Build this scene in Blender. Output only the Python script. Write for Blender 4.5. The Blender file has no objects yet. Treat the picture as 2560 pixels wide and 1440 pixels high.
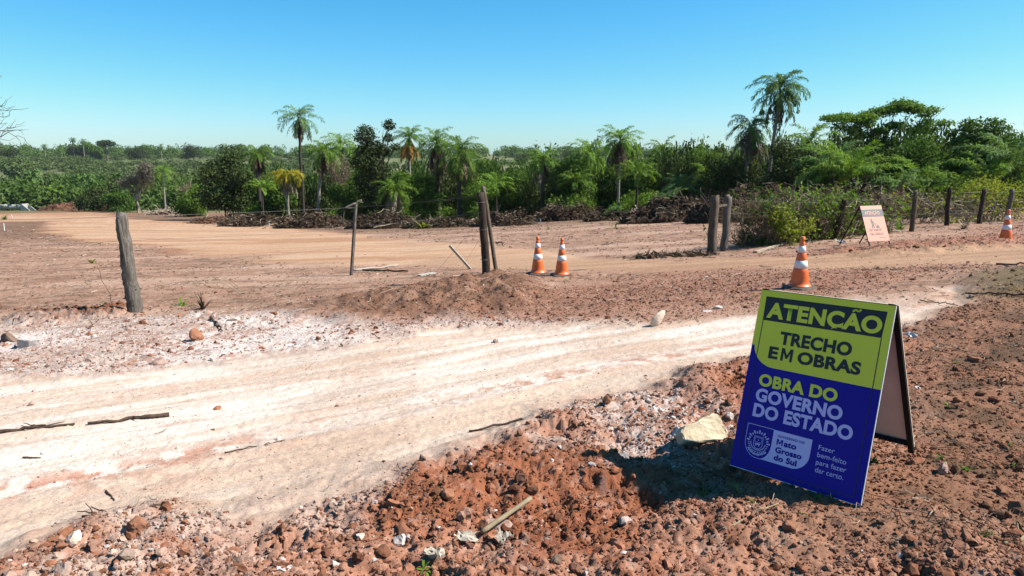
import bpy, math, random
import numpy as np
from mathutils import Vector, Matrix

# ------------------------------------------------------------------ camera, sky, sun, exposure
scene = bpy.context.scene
COL = scene.collection
CAMZ = 1.75
F = 1775.0                      # focal length in pixels of the 2560 wide photograph
PITCH = math.atan((720 - 385) / F)
cam_data = bpy.data.cameras.new('camera')
cam = bpy.data.objects.new('camera', cam_data)
COL.objects.link(cam)
cam.location = (0, 0, CAMZ)
cam.rotation_euler = (math.pi / 2 - PITCH, 0, 0)
cam_data.sensor_width = 36.0
cam_data.lens = F / 2560 * 36.0
cam_data.clip_start = 0.05
cam_data.clip_end = 8000
scene.camera = cam

SUN_EL = math.radians(45)
SUN_AZ = math.radians(-2)        # measured from +X towards +Y
world = bpy.data.worlds.new('World')
scene.world = world
world.use_nodes = True
wn, wl = world.node_tree.nodes, world.node_tree.links
wn.clear()
sky = wn.new('ShaderNodeTexSky')
sky.sky_type = 'NISHITA'
sky.sun_disc = False
sky.sun_elevation = SUN_EL
sky.sun_rotation = math.pi / 2 - SUN_AZ
sky.altitude = 300
sky.air_density = 1.0
sky.dust_density = 0.4
sky.ozone_density = 1.6
sep = wn.new('ShaderNodeSeparateColor'); comb = wn.new('ShaderNodeCombineColor')
wl.new(sky.outputs[0], sep.inputs[0])
def chan(i, gain, power):
    p = wn.new('ShaderNodeMath'); p.operation = 'POWER'; p.inputs[1].default_value = power
    m = wn.new('ShaderNodeMath'); m.operation = 'MULTIPLY'; m.inputs[1].default_value = gain
    q = wn.new('ShaderNodeMath'); q.operation = 'MINIMUM'; q.inputs[1].default_value = 8.6
    wl.new(sep.outputs[i], p.inputs[0]); wl.new(p.outputs[0], m.inputs[0]); wl.new(m.outputs[0], q.inputs[0]); wl.new(q.outputs[0], comb.inputs[i])
chan(0, 0.200, 1.76); chan(1, 1.17, 1.0); chan(2, 1.50, 1.0)      # the deep clear blue of a dry day
bg = wn.new('ShaderNodeBackground'); bg.inputs[1].default_value = 0.05
wo = wn.new('ShaderNodeOutputWorld')
wl.new(comb.outputs[0], bg.inputs[0]); wl.new(bg.outputs[0], wo.inputs[0])

sun_data = bpy.data.lights.new('sun', 'SUN')
sun_data.energy = 5.0
sun_data.angle = math.radians(0.53)
sun_data.color = (1.0, 0.945, 0.86)
sun = bpy.data.objects.new('sun', sun_data)
COL.objects.link(sun)
SUNV = Vector((math.cos(SUN_EL) * math.cos(SUN_AZ), math.cos(SUN_EL) * math.sin(SUN_AZ), math.sin(SUN_EL)))
sun.rotation_euler = SUNV.to_track_quat('Z', 'Y').to_euler()
sun.location = (30, 0, 40)
vs = scene.view_settings
vs.view_transform = 'Standard'; vs.look = 'None'; vs.exposure = 1.18; vs.gamma = 1.0
scene.cycles.max_bounces = 8
scene.cycles.transparent_max_bounces = 8

# ------------------------------------------------------------------ numpy noise
def _hash(ix, iy, seed):
    h = (ix.astype(np.int64) * 374761393 + iy.astype(np.int64) * 668265263 + seed * 974634541) & 0x7fffffff
    h = ((h ^ (h >> 13)) * 1274126177) & 0x7fffffff
    h = ((h ^ (h >> 16)) * 668265263) & 0x7fffffff
    return (h ^ (h >> 15)) & 0xffffff

def vnoise(x, y, seed=0):
    fx, fy = np.floor(x), np.floor(y)
    tx, ty = x - fx, y - fy
    tx = tx * tx * tx * (tx * (tx * 6 - 15) + 10); ty = ty * ty * ty * (ty * (ty * 6 - 15) + 10)
    k = 1.0 / 0xffffff
    a = _hash(fx, fy, seed) * k; b = _hash(fx + 1, fy, seed) * k
    c = _hash(fx, fy + 1, seed) * k; d = _hash(fx + 1, fy + 1, seed) * k
    return (a + (b - a) * tx) * (1 - ty) + (c + (d - c) * tx) * ty

def fbm(x, y, octs=4, seed=0, gain=0.5):
    s = 0.0; a = 1.0; t = 0.0
    c, sn = math.cos(0.6), math.sin(0.6)
    for i in range(octs):
        s = s + a * vnoise(x, y, seed + i * 17); t += a
        x, y = (c * x - sn * y) * 2.03, (sn * x + c * y) * 2.03
        a *= gain
    return s / t

def worley(x, y, seed=0):
    """rounded cell bumps: 1 at a cell's own centre, 0 between the cells, and a random value per cell"""
    fx, fy = np.floor(x), np.floor(y)
    best = np.full(x.shape, 9.0); val = np.zeros(x.shape)
    k = 1.0 / 0xffffff
    for dx in (-1, 0, 1):
        for dy in (-1, 0, 1):
            cx, cy = fx + dx, fy + dy
            px = cx + _hash(cx, cy, seed) * k; py = cy + _hash(cx, cy, seed + 5) * k
            d = (x - px) ** 2 + (y - py) ** 2
            m = d < best
            best = np.where(m, d, best); val = np.where(m, _hash(cx, cy, seed + 9) * k, val)
    return np.sqrt(best), val

def sstep(a, b, x):
    t = np.clip((x - a) / (b - a), 0, 1)
    return t * t * (3 - 2 * t)

# ------------------------------------------------------------------ the lie of the land
_PY = np.array([-60, 0, 4, 10, 14, 30, 48, 75, 110, 140, 170, 300, 400, 600, 900, 1600, 4000.])
_PZ = np.array([1.6, 0.06, 0.0, -0.36, -0.60, -1.58, -2.74, -4.45, -7.1, -9.25, -10.7, -9.8, -6.4, -0.2, 0.2, -3, -40.])
_fy = np.concatenate([np.arange(-60, 60, 0.25), np.geomspace(60, 4000, 600)])
_fz = np.interp(_fy, _PY, _PZ)
for _ in range(3):
    _n = 7
    _fz = np.convolve(np.pad(_fz, _n // 2, mode='edge'), np.ones(_n) / _n, 'valid')

def base_z(x, y):
    z = np.interp(y, _fy, _fz)
    fade = 1 - sstep(60, 140, y)
    near = sstep(1.0, 9.0, y) * 0.85 + 0.15
    xs = x - 1.8
    t = np.where(xs > 0, 1.45 * np.tanh(0.062 * xs / 1.45), 0.75 * np.tanh(0.045 * xs / 0.75))
    return z + t * fade * near

def ray(px, py):
    a = (px - 1280) / F; b = -(py - 720) / F
    cp, sp = math.cos(PITCH), math.sin(PITCH)
    return np.array([a, cp + b * sp, -sp + b * cp])

def g(px, py):
    """the point of the bare ground that the photograph shows at a pixel"""
    d = ray(px, py)
    t0, t = 0.5, 0.5
    while t < 900:
        z = CAMZ + d[2] * t
        if z < float(base_z(np.array(d[0] * t), np.array(d[1] * t))):
            break
        t0 = t; t *= 1.02
    for _ in range(30):
        m = (t0 + t) / 2
        if CAMZ + d[2] * m < float(base_z(np.array(d[0] * m), np.array(d[1] * m))): t = m
        else: t0 = m
    return np.array([d[0] * t, d[1] * t])

def at(px, y):
    """x of a thing standing at distance y, and its ground height"""
    x = 0.0
    cp, sp = math.cos(PITCH), math.sin(PITCH)
    for _ in range(4):
        z = float(base_z(np.array(x), np.array(float(y)))) - CAMZ
        x = (px - 1280) / F * (y * cp - z * sp)
    return x, z + CAMZ

def row_z(py, y):
    d = ray(1280, py)
    return CAMZ + d[2] / d[1] * y

def poly(pts):
    return np.array([g(*p) for p in pts])

def sdf(P, x, y):
    """signed distance to a polygon, negative inside"""
    d = np.full(x.shape, 1e9); inside = np.zeros(x.shape, bool)
    n = len(P)
    for i in range(n):
        ax, ay = P[i]; bx, by = P[(i + 1) % n]
        ex, ey = bx - ax, by - ay
        t = np.clip(((x - ax) * ex + (y - ay) * ey) / (ex * ex + ey * ey + 1e-9), 0, 1)
        d = np.minimum(d, (x - ax - ex * t) ** 2 + (y - ay - ey * t) ** 2)
        c = ((ay > y) != (by > y)) & (x < (bx - ax) * (y - ay) / (by - ay + 1e-12) + ax)
        inside ^= c
    d = np.sqrt(d)
    return np.where(inside, -d, d)

P_ROAD = poly([(-500, 1000), (0, 945), (400, 921), (700, 880), (900, 858), (1100, 822), (1400, 806), (1640, 803), (1900, 782),
               (2100, 750), (2260, 742), (2350, 722), (2420, 716), (2400, 745), (2330, 768), (2270, 810), (2050, 870), (1880, 886), (1700, 925), (1500, 985),
               (1200, 1068), (900, 1138), (600, 1232), (350, 1290), (0, 1400), (-500, 1560)])
P_VERGE = poly([(-500, 830), (0, 800), (300, 792), (700, 795), (1000, 805), (1250, 790), (1500, 810), (1400, 830), (900, 900), (400, 960), (-500, 1050)])
P_BED = poly([(-300, 548), (60, 533), (250, 530), (330, 548), (640, 560), (900, 590), (1150, 612), (1400, 634), (1500, 652), (1300, 665), (1150, 665), (900, 662),
              (600, 645), (350, 612), (180, 598), (120, 570), (130, 552), (-300, 560)])
P_TRACK = poly([(1050, 640), (1300, 640), (1500, 648), (1700, 652), (1950, 642), (2150, 637), (2330, 626), (2600, 612), (2900, 600), (2900, 640), (2600, 658),
                (2300, 668), (1900, 672), (1500, 680), (1250, 672), (1050, 662)])
P_BERM = poly([(470, 800), (640, 772), (800, 752), (1000, 728), (1130, 706), (1240, 688), (1320, 700), (1400, 740), (1330, 778), (1000, 800), (700, 806)])
P_MOUND = poly([(880, 775), (1000, 742), (1130, 712), (1240, 690), (1310, 700), (1380, 735), (1300, 770), (1100, 790)])
P_LEFTROW = poly([(70, 792), (120, 782), (260, 775), (265, 788), (160, 800), (80, 802)])
P_REDBANK = poly([(2030, 628), (2200, 622), (2330, 610), (2480, 590), (2560, 590), (2560, 615), (2450, 622), (2300, 640), (2050, 642)])
P_OLIVE = poly([(2460, 735), (2480, 690), (2560, 672), (2800, 668), (2800, 760), (2560, 748)])
P_ROADLINE = [g(*p) for p in [(-300, 1230), (0, 1180), (500, 1085), (900, 1010), (1500, 890), (1900, 830), (2330, 735)]]
P_RIGHT = poly([(1900, 1300), (2180, 1000), (2270, 830), (2400, 740), (2900, 690), (2900, 1440), (2000, 1440)])
P_PIT = poly([(1520, 1110), (1640, 1100), (1800, 1150), (1850, 1210), (1700, 1200), (1570, 1150)])
P_WHITES = poly([(1440, 1010), (1560, 975), (1700, 985), (1760, 1040), (1660, 1120), (1560, 1090)])

def roadcoord(x, y):
    best = np.full(x.shape, 1e9); s_ = np.zeros(x.shape); v_ = np.zeros(x.shape); L = 0
    for a, b in zip(P_ROADLINE[:-1], P_ROADLINE[1:]):
        e = b - a; l = float(np.hypot(*e)); e = e / l
        t = np.clip((x - a[0]) * e[0] + (y - a[1]) * e[1], 0, l)
        dx, dy = x - a[0] - e[0] * t, y - a[1] - e[1] * t
        d = dx * dx + dy * dy
        m = d < best
        best = np.where(m, d, best); s_ = np.where(m, L + t, s_); v_ = np.where(m, e[0] * (y - a[1]) - e[1] * (x - a[0]), v_)
        L += l
    return s_, v_

def blend(c, k, m):
    return c + (np.array(k) - c) * m[..., None]

def land(x, y, detail=True):
    """height and colour of the earth, and the zone weights, at points x, y"""
    z = base_z(x, y)
    wx = x + (fbm(x * 0.9, y * 0.9, 3, 3) - 0.5) * 0.9; wy = y + (fbm(x * 0.9, y * 0.9, 3, 4) - 0.5) * 0.9
    wx = wx + (fbm(x * 5, y * 5, 3, 30) - 0.5) * 0.22; wy = wy + (fbm(x * 5, y * 5, 3, 31) - 0.5) * 0.22
    nearw = 1 - sstep(16, 30, y)
    road = sstep(0.26, -0.24, sdf(P_ROAD, wx, wy))
    verge = sstep(0.5, -0.5, sdf(P_VERGE, wx, wy)) * (1 - road)
    bx, by = x + (fbm(x * .25, y * .25, 3, 8) - .5) * 3, y + (fbm(x * .25, y * .25, 3, 9) - .5) * 3
    bed = sstep(0.7, -0.7, sdf(P_BED, bx, by))
    track = sstep(0.35, -0.35, sdf(P_TRACK, wx, wy))
    mound = sstep(0.9, -0.8, sdf(P_MOUND, wx, wy))
    berm = sstep(0.5, -0.9, sdf(P_BERM, wx, wy))
    lrow = sstep(0.3, -0.2, sdf(P_LEFTROW, wx, wy))
    rbank = sstep(0.4, -0.4, sdf(P_REDBANK, wx, wy))
    olive = sstep(0.5, -0.5, sdf(P_OLIVE, wx, wy))
    right = sstep(0.5, -0.6, sdf(P_RIGHT, wx, wy)) * (1 - road)
    pit = sstep(0.25, -0.2, sdf(P_PIT, wx, wy))
    whites = sstep(0.25, -0.25, sdf(P_WHITES, wx, wy)) * (1 - road)
    s, v = roadcoord(x, y)
    fore = sstep(-0.3, -0.9, v) * (1 - road) * (1 - right) * sstep(11, 8, y)       # broken earth on the near side of the road
    flat = np.clip(road + bed + track, 0, 1)
    # ---- heights
    und = (fbm(x * 0.6, y * 0.6, 3, 11) - 0.5) * 0.10
    rough = (fbm(x * 2.6, y * 2.6, 4, 12) - 0.5)
    fine = (fbm(x * 13, y * 13, 4, 13, 0.6) - 0.5)
    w1, c1 = worley(x * 6.5 + 0.35 * rough, y * 6.5 + 0.5 * fine, 21)
    w2, c2 = worley(x * 15 + fine, y * 15, 22)
    w3, c3 = worley(x * 32, y * 32, 23)
    dome = lambda w, r: np.sqrt(np.clip(1 - (w / r) ** 2, 0, 1))
    clod = dome(w1, 0.36) * (c1 > 0.80) * 0.012 + dome(w2, 0.40) * 0.008 * (c2 > 0.62) + dome(w3, 0.5) * 0.008 * (c3 > 0.3)
    amp = 0.30 + 0.85 * fore + 0.55 * verge + 0.6 * np.maximum(mound, berm) + 0.32 * right + 0.5 * rbank
    amp = amp * (1 - 0.97 * flat)
    far = 1 - sstep(14, 28, y) * 0.75
    patch = sstep(0.3, 0.62, fbm(x * 1.1, y * 1.1, 3, 41))
    grit = fbm(x * 34, y * 34, 3, 15, 0.6) - 0.5
    z = z + und * (1 - 0.6 * flat) + rough * 0.13 * amp * (0.5 + fore) + (fine * 0.026 + grit * 0.014) * amp * (0.45 + 0.8 * patch) + clod * amp * (0.35 + 0.9 * patch) * far
    z = z + ((fbm(s * 0.5, v * 5, 3, 14) - 0.5) * 0.05 + fine * 0.014 + grit * 0.010) * road
    z = z + (0.12 * mound + 0.12 * berm) * (0.75 + 0.9 * rough) + 0.16 * lrow * (0.6 + fine) + 0.13 * rbank * (0.6 + rough + 0.5 * fine) + 0.10 * olive
    w4, c4 = worley(x * 2.1 + rough * 0.8, y * 2.6 + fine * 0.7, 24)
    z = z - 0.05 * sstep(0.50, 0.08, w4) * (c4 > 0.70) * (fore + 0.35 * right) + 0.03 * sstep(0.45, 0.08, w4) * (c4 < 0.22) * (fore + 0.4 * right)
    z = z - 0.04 * pit - 0.05 * road + 0.05 * sstep(0.5, 0.05, np.abs(v + 1.25)) * fore
    z = z - 0.05 * np.clip(np.sin(bx * 1.3 + by * 0.3) , 0, 1) * bed * 0.4
    hill = sstep(250, 420, y)
    z = z + (fbm(x * 0.008, y * 0.008, 4, 51) - 0.5) * 5.0 * hill
    # ---- colours (albedo)
    n1 = fbm(x * 0.8, y * 0.8, 4, 61); n2 = fbm(x * 4, y * 4, 4, 62); n3 = fbm(x * 18, y * 18, 3, 63, 0.65); n4 = vnoise(x * 60, y * 60, 64)
    c = np.zeros(x.shape + (3,)) + np.array([0.43, 0.245, 0.168])                     # brown cleared earth
    c = blend(c, (0.34, 0.19, 0.125), sstep(0.48, 0.72, n1) * 0.7)
    c = blend(c, (0.56, 0.36, 0.27), sstep(0.5, 0.75, n2) * 0.6)
    litter = sstep(0.56, 0.66, fbm(x * 2.2, y * 5.5, 4, 65)) * (1 - flat)
    c = blend(c, (0.17, 0.105, 0.065), litter * 0.6)
    c = blend(c, (0.62, 0.41, 0.30), sstep(0.46, 0.66, fbm(x * 0.10 + 0.05 * y, y * 0.8, 4, 96)) * 0.65)
    c = blend(c, (0.62, 0.45, 0.36), sstep(0.66, 0.8, n3) * 0.6)
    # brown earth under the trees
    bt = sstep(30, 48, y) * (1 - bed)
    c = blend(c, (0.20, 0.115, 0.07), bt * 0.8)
    # right hand earth
    rc = np.zeros_like(c) + np.array([0.285, 0.15, 0.095])
    rc = blend(rc, (0.13, 0.08, 0.05), sstep(0.43, 0.58, n2) * 0.8)
    rc = blend(rc, (0.40, 0.225, 0.15), sstep(0.55, 0.75, n1) * 0.6)
    rc = rc * np.array([1.10, 1.02, 0.96])
    c = c + (rc - c) * right[..., None]
    # red broken earth in front
    fc = np.zeros_like(c) + np.array([0.37, 0.150, 0.078])
    fc = blend(fc, (0.52, 0.29, 0.20), sstep(0.42, 0.62, n1) * 0.75)
    pale = sstep(-2.2, -0.9, v + (n1 - 0.5) * 2.4) * sstep(2.2, -1.5, x)
    
    fc = blend(fc, (0.30, 0.105, 0.05), sstep(0.52, 0.66, n2) * 0.7)
    fc = blend(fc, (0.52, 0.38, 0.31), sstep(0.60, 0.73, n3) * 0.5)
    fc = fc * np.array([1.0, 0.92, 0.90])
    shoulder = sstep(-2.3, -1.0, v + (n1 - 0.5) * 2.2 + (n2 - 0.5) * 1.6) * sstep(2.6, -0.5, x) * (0.35 + 0.65 * sstep(0.40, 0.56, n2))
    fc = blend(fc, (0.66, 0.485, 0.40), np.clip(shoulder, 0, 1) * 0.85)
    c = c + (fc - c) * fore[..., None]
    # mound
    mc = np.zeros_like(c) + np.array([0.34, 0.175, 0.11])
    mc = blend(mc, (0.22, 0.12, 0.075), sstep(0.5, 0.62, fbm(x * 1.7, y * 2.5, 4, 95)) * 0.7)
    mc = blend(mc, (0.46, 0.27, 0.19), sstep(0.5, 0.7, n2) * 0.7)
    mc = mc * 0.82
    c = c + (mc - c) * np.clip(mound + 0.75 * berm, 0, 1)[..., None]
    c = blend(c, (0.24, 0.10, 0.052), lrow)
    c = blend(c, (0.42, 0.185, 0.115), rbank * 0.8)
    # strip of reddish rubble beside the road
    strip = sstep(2.6, 1.4, np.abs(v - 3.0)) * (1 - road) * sstep(-2.5, -1, x) * sstep(0, 0.6, v)
    c = blend(c, (0.41, 0.19, 0.125), strip * 0.55 * (1 - mound))
    vc = np.zeros_like(c) + np.array([0.76, 0.62, 0.55])
    vc = blend(vc, (0.48, 0.26, 0.19), sstep(0.48, 0.66, n2) * 0.75)
    vc = blend(vc, (0.86, 0.80, 0.76), sstep(0.50, 0.68, n3) * 0.8)
    c = c + (vc - c) * (verge * (0.55 + 0.45 * sstep(0.4, 0.6, n1)))[..., None]
    # white crushed stone by the big sign
    c = blend(c, (0.78, 0.70, 0.66), whites * sstep(0.47, 0.62, n3) * 0.55)
    # road
    st = fbm(s * 0.35, v * 6.0, 4, 71); st2 = fbm(s * 0.9, v * 2.6, 4, 72)
    qc = np.zeros_like(c) + np.array([0.70, 0.555, 0.455])
    qc = blend(qc, (0.82, 0.73, 0.66), sstep(0.46, 0.68, st + 0.12 * np.exp(-((v - 0.35) / 0.5) ** 2) + 0.06))
    qc = blend(qc, (0.64, 0.485, 0.37), sstep(-0.2, -0.9, v) * 0.6)
    redband = np.exp(-((v + 0.12 + (st2 - .5) * 0.5) / 0.16) ** 2) + 0.9 * np.exp(-((v - 1.2 + (st2 - .5)) / 0.12) ** 2) * sstep(9, 12, s)
    grain = fbm(x * 9, y * 9, 4, 74, 0.65)
    qc = blend(qc, (0.50, 0.23, 0.15), np.clip(redband * sstep(0.44, 0.60, st2) * sstep(0.38, 0.56, grain), 0, 1) * 0.9)
    qc = blend(qc, (0.58, 0.36, 0.27), sstep(0.60, 0.74, fbm(s * 0.7 + 3, v * 3.2, 4, 75)) * sstep(0.4, 0.58, grain) * 0.55)
    qc = blend(qc, (0.58, 0.43, 0.34), sstep(0.58, 0.74, n3) * 0.4)
    qc = blend(qc, (0.60, 0.44, 0.35), sstep(0.56, 0.70, fbm(s * 1.6, v * 9, 4, 73)) * 0.5)
    qc = blend(qc, (0.52, 0.36, 0.27), sstep(0.5, 0.7, n1) * 0.35)
    right_end = sstep(9, 13.5, s + 3 * (n1 - 0.5))
    qc = blend(qc, (0.50, 0.31, 0.215), right_end * 0.85)
    qc = qc * np.array([1.12, 1.085, 1.05])
    c = c + (qc - c) * road[..., None]
    # sandy roadbed, smooth, with faint arcs
    sb = fbm((bx * 0.25 + by * 0.97) * 1.2, bx * 0.05, 3, 81); sb2 = fbm(x * 0.12, y * 1.1, 4, 82)
    kc = np.zeros_like(c) + np.array([0.59, 0.355, 0.215])
    kc = blend(kc, (0.66, 0.43, 0.285), sstep(0.45, 0.65, sb2))
    kc = blend(kc, (0.46, 0.23, 0.13), sstep(0.56, 0.70, sb) * 0.6)
    c = c + (kc - c) * bed[..., None]
    edge = np.exp(-(sdf(P_BED, bx, by) / 0.55) ** 2) * sstep(-6, -14, x) * sstep(0.4, 0.55, fbm(x * .6, y * .6, 3, 97))
    c = blend(c, (0.40, 0.185, 0.105), edge * 0.75)
    tc = np.zeros_like(c) + np.array([0.55, 0.34, 0.21])
    tc = blend(tc, (0.42, 0.24, 0.15), sstep(0.5, 0.65, fbm(x * .5, y * 3.5, 3, 83)) * 0.7)
    c = c + (tc - c) * (track * 0.9)[..., None]
    c = blend(c, (0.17, 0.13, 0.06), olive * 0.85)
    # valley and far hill
    vg = sstep(100, 150, y) * (1 - bed)
    c = blend(c, (0.42, 0.20, 0.11), sstep(88, 105, y) * (1 - vg) * 0.5)
    hc = np.zeros_like(c) + np.array([0.165, 0.195, 0.075])
    hc = blend(hc, (0.13, 0.16, 0.06), sstep(0.45, 0.6, fbm(x * .02, y * .02, 4, 91)))
    hc = blend(hc, (0.31, 0.275, 0.15), sstep(0.48, 0.62, fbm(x * .05, y * .01, 4, 92)) * 0.6)
    c = c + (hc - c) * vg[..., None]
    c = c * (0.86 + 0.28 * n4[..., None]) * (0.9 + 0.2 * n3[..., None])
    return z, c, dict(road=road, verge=verge, bed=bed, track=track, mound=mound, fore=fore, right=right, whites=whites, olive=olive, rbank=rbank, strip=strip, lrow=lrow)

def gz(x, y):
    return float(land(np.array([float(x)]), np.array([float(y)]))[0][0])

def P3(px, py, dz=0.0):
    x, y = g(px, py)
    return Vector((x, y, gz(x, y) + dz))

# ------------------------------------------------------------------ materials
def mat_new(name):
    m = bpy.data.materials.new(name); m.use_nodes = True
    nt = m.node_tree; b = nt.nodes['Principled BSDF']
    return m, nt.nodes, nt.links, b

def plain(name, col, rough=0.6, var=0.12, scale=8, bump=0.0, bscale=40, spec=0.3, col2=None, stretch=None):
    m, n, l, b = mat_new(name)
    if name.startswith(('orange', 'salmon_panel', 'white_band', 'pale_stone', 'old_concrete')):
        col = tuple((0.60 if name.startswith('salmon') else 0.8) * q for q in col); col2 = tuple(0.8 * q for q in col2) if col2 else None
    elif not name.startswith(('sign_', 'board', 'black', 'panel')):
        col = tuple(ALB * q for q in col); col2 = tuple(ALB * q for q in col2) if col2 else None
    tc = n.new('ShaderNodeTexCoord')
    src = tc.outputs['Object']
    if stretch:
        mp = n.new('ShaderNodeMapping'); mp.inputs['Scale'].default_value = stretch
        l.new(src, mp.inputs[0]); src = mp.outputs[0]
    ns = n.new('ShaderNodeTexNoise'); ns.inputs['Scale'].default_value = scale; ns.inputs['Detail'].default_value = 6
    ns.inputs['Roughness'].default_value = 0.65
    l.new(src, ns.inputs['Vector'])
    cr = n.new('ShaderNodeValToRGB')
    a = np.array(col); k = np.array(col2) if col2 is not None else a * (1 - 2 * var)
    cr.color_ramp.elements[0].position = 0.3; cr.color_ramp.elements[1].position = 0.7
    cr.color_ramp.elements[0].color = (*k, 1); cr.color_ramp.elements[1].color = (*a, 1)
    l.new(ns.outputs[0], cr.inputs[0]); l.new(cr.outputs[0], b.inputs['Base Color'])
    b.inputs['Roughness'].default_value = rough
    b.inputs['Specular IOR Level'].default_value = spec
    if bump:
        n2 = n.new('ShaderNodeTexNoise'); n2.inputs['Scale'].default_value = bscale; n2.inputs['Detail'].default_value = 4
        l.new(src, n2.inputs['Vector'])
        bp = n.new('ShaderNodeBump'); bp.inputs['Strength'].default_value = bump; bp.inputs['Distance'].default_value = 0.01
        l.new(n2.outputs[0], bp.inputs['Height']); l.new(bp.outputs[0], b.inputs['Normal'])
    return m

def earth_mat(name, rand=0.0):
    m, n, l, b = mat_new(name)
    at_ = n.new('ShaderNodeAttribute'); at_.attribute_name = 'col'
    tc = n.new('ShaderNodeTexCoord')
    ns = n.new('ShaderNodeTexNoise'); ns.inputs['Scale'].default_value = 60; ns.inputs['Detail'].default_value = 7; ns.inputs['Roughness'].default_value = 0.8
    l.new(tc.outputs['Object'], ns.inputs['Vector'])
    mr = n.new('ShaderNodeMapRange'); mr.inputs[1].default_value = 0.25; mr.inputs[2].default_value = 0.75; mr.inputs[3].default_value = 0.62; mr.inputs[4].default_value = 1.34
    l.new(ns.outputs[0], mr.inputs[0])
    mx = n.new('ShaderNodeMix'); mx.data_type = 'RGBA'; mx.blend_type = 'MULTIPLY'; mx.inputs[0].default_value = 1
    l.new(at_.outputs[0], mx.inputs[6]); l.new(mr.outputs[0], mx.inputs[7]); l.new(mx.outputs[2], b.inputs['Base Color'])
    b.inputs['Roughness'].default_value = 0.95; b.inputs['Specular IOR Level'].default_value = 0.12
    n2 = n.new('ShaderNodeTexNoise'); n2.inputs['Scale'].default_value = 75; n2.inputs['Detail'].default_value = 6; n2.inputs['Roughness'].default_value = 0.7
    l.new(tc.outputs['Object'], n2.inputs['Vector'])
    bp = n.new('ShaderNodeBump'); bp.inputs['Strength'].default_value = 0.65; bp.inputs['Distance'].default_value = 0.012
    l.new(n2.outputs[0], bp.inputs['Height']); l.new(bp.outputs[0], b.inputs['Normal'])
    return m

def leaf_mat(name, col, col2, trans=0.35, obj_var=0.25, rough=0.5, nscale=0.9):
    m, n, l, b = mat_new(name)
    col = tuple(0.66 * q for q in col); col2 = tuple(0.66 * q for q in col2)
    geo = n.new('ShaderNodeNewGeometry'); oi = n.new('ShaderNodeObjectInfo')
    mx = n.new('ShaderNodeMix'); mx.data_type = 'RGBA'
    mx.inputs[6].default_value = (*col, 1); mx.inputs[7].default_value = (*col2, 1)
    l.new(geo.outputs['Random Per Island'], mx.inputs[0])
    tc = n.new('ShaderNodeTexCoord'); ns = n.new('ShaderNodeTexNoise'); ns.inputs['Scale'].default_value = nscale; ns.inputs['Detail'].default_value = 3
    l.new(tc.outputs['Object'], ns.inputs['Vector'])
    ad = n.new('ShaderNodeMath'); ad.operation = 'ADD'
    l.new(ns.outputs[0], ad.inputs[0]); l.new(oi.outputs['Random'], ad.inputs[1])
    mr = n.new('ShaderNodeMapRange'); mr.inputs[1].default_value = 0.3; mr.inputs[2].default_value = 1.7
    mr.inputs[3].default_value = 1 - obj_var; mr.inputs[4].default_value = 1 + obj_var
    l.new(ad.outputs[0], mr.inputs[0])
    m2 = n.new('ShaderNodeMix'); m2.data_type = 'RGBA'; m2.blend_type = 'MULTIPLY'; m2.inputs[0].default_value = 1
    l.new(mx.outputs[2], m2.inputs[6]); l.new(mr.outputs[0], m2.inputs[7])
    l.new(m2.outputs[2], b.inputs['Base Color'])
    b.inputs['Roughness'].default_value = 0.65; b.inputs['Specular IOR Level'].default_value = 0.10
    tr = n.new('ShaderNodeBsdfTranslucent')
    m3 = n.new('ShaderNodeMix'); m3.data_type = 'RGBA'; m3.blend_type = 'MULTIPLY'; m3.inputs[0].default_value = 1
    m3.inputs[7].default_value = (1.5, 1.5, 0.7, 1)
    l.new(m2.outputs[2], m3.inputs[6]); l.new(m3.outputs[2], tr.inputs[0])
    ms = n.new('ShaderNodeMixShader'); ms.inputs[0].default_value = trans
    l.new(b.outputs[0], ms.inputs[1]); l.new(tr.outputs[0], ms.inputs[2])
    l.new(ms.outputs[0], n['Material Output'].inputs[0])
    return m

M = {}
ALB = 0.54                       # sunlit albedos for this exposure
M['earth'] = earth_mat('earth')
M['clod'] = earth_mat('clod')
M['palm'] = leaf_mat('palm_leaf', (0.12, 0.225, 0.034), (0.21, 0.33, 0.052), 0.35)
M['palm_b'] = leaf_mat('palm_leaf_blue', (0.11, 0.20, 0.06), (0.18, 0.29, 0.09), 0.3)
M['palm_y'] = leaf_mat('palm_leaf_yellow', (0.36, 0.32, 0.03), (0.50, 0.42, 0.04), 0.35)
M['skirt'] = leaf_mat('dead_frond', (0.085, 0.06, 0.042), (0.15, 0.105, 0.07), 0.1)
M['skirt_o'] = leaf_mat('dead_frond_orange', (0.30, 0.16, 0.04), (0.42, 0.24, 0.07), 0.2)
M['skirt_g'] = leaf_mat('dead_frond_grey', (0.20, 0.16, 0.125), (0.30, 0.25, 0.20), 0.1)
M['leaf'] = leaf_mat('leaf_green', (0.055, 0.12, 0.017), (0.115, 0.205, 0.032), 0.3)
M['leaf_d'] = leaf_mat('leaf_dark', (0.03, 0.055, 0.014), (0.08, 0.105, 0.026), 0.15)
M['leaf_m'] = leaf_mat('leaf_mid', (0.036, 0.078, 0.014), (0.09, 0.16, 0.026), 0.25, 0.5, 0.5, 0.25)
M['leaf_l'] = leaf_mat('leaf_light', (0.095, 0.19, 0.024), (0.175, 0.28, 0.042), 0.35)
M['leaf_y'] = leaf_mat('leaf_yellow', (0.17, 0.22, 0.03), (0.30, 0.32, 0.05), 0.4)
M['leaf_g'] = leaf_mat('leaf_grey', (0.16, 0.14, 0.12), (0.22, 0.20, 0.15), 0.1)
M['leaf_far'] = leaf_mat('leaf_far', (0.09, 0.15, 0.045), (0.16, 0.215, 0.075), 0.2, 0.4, 0.5, 0.12)
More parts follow.
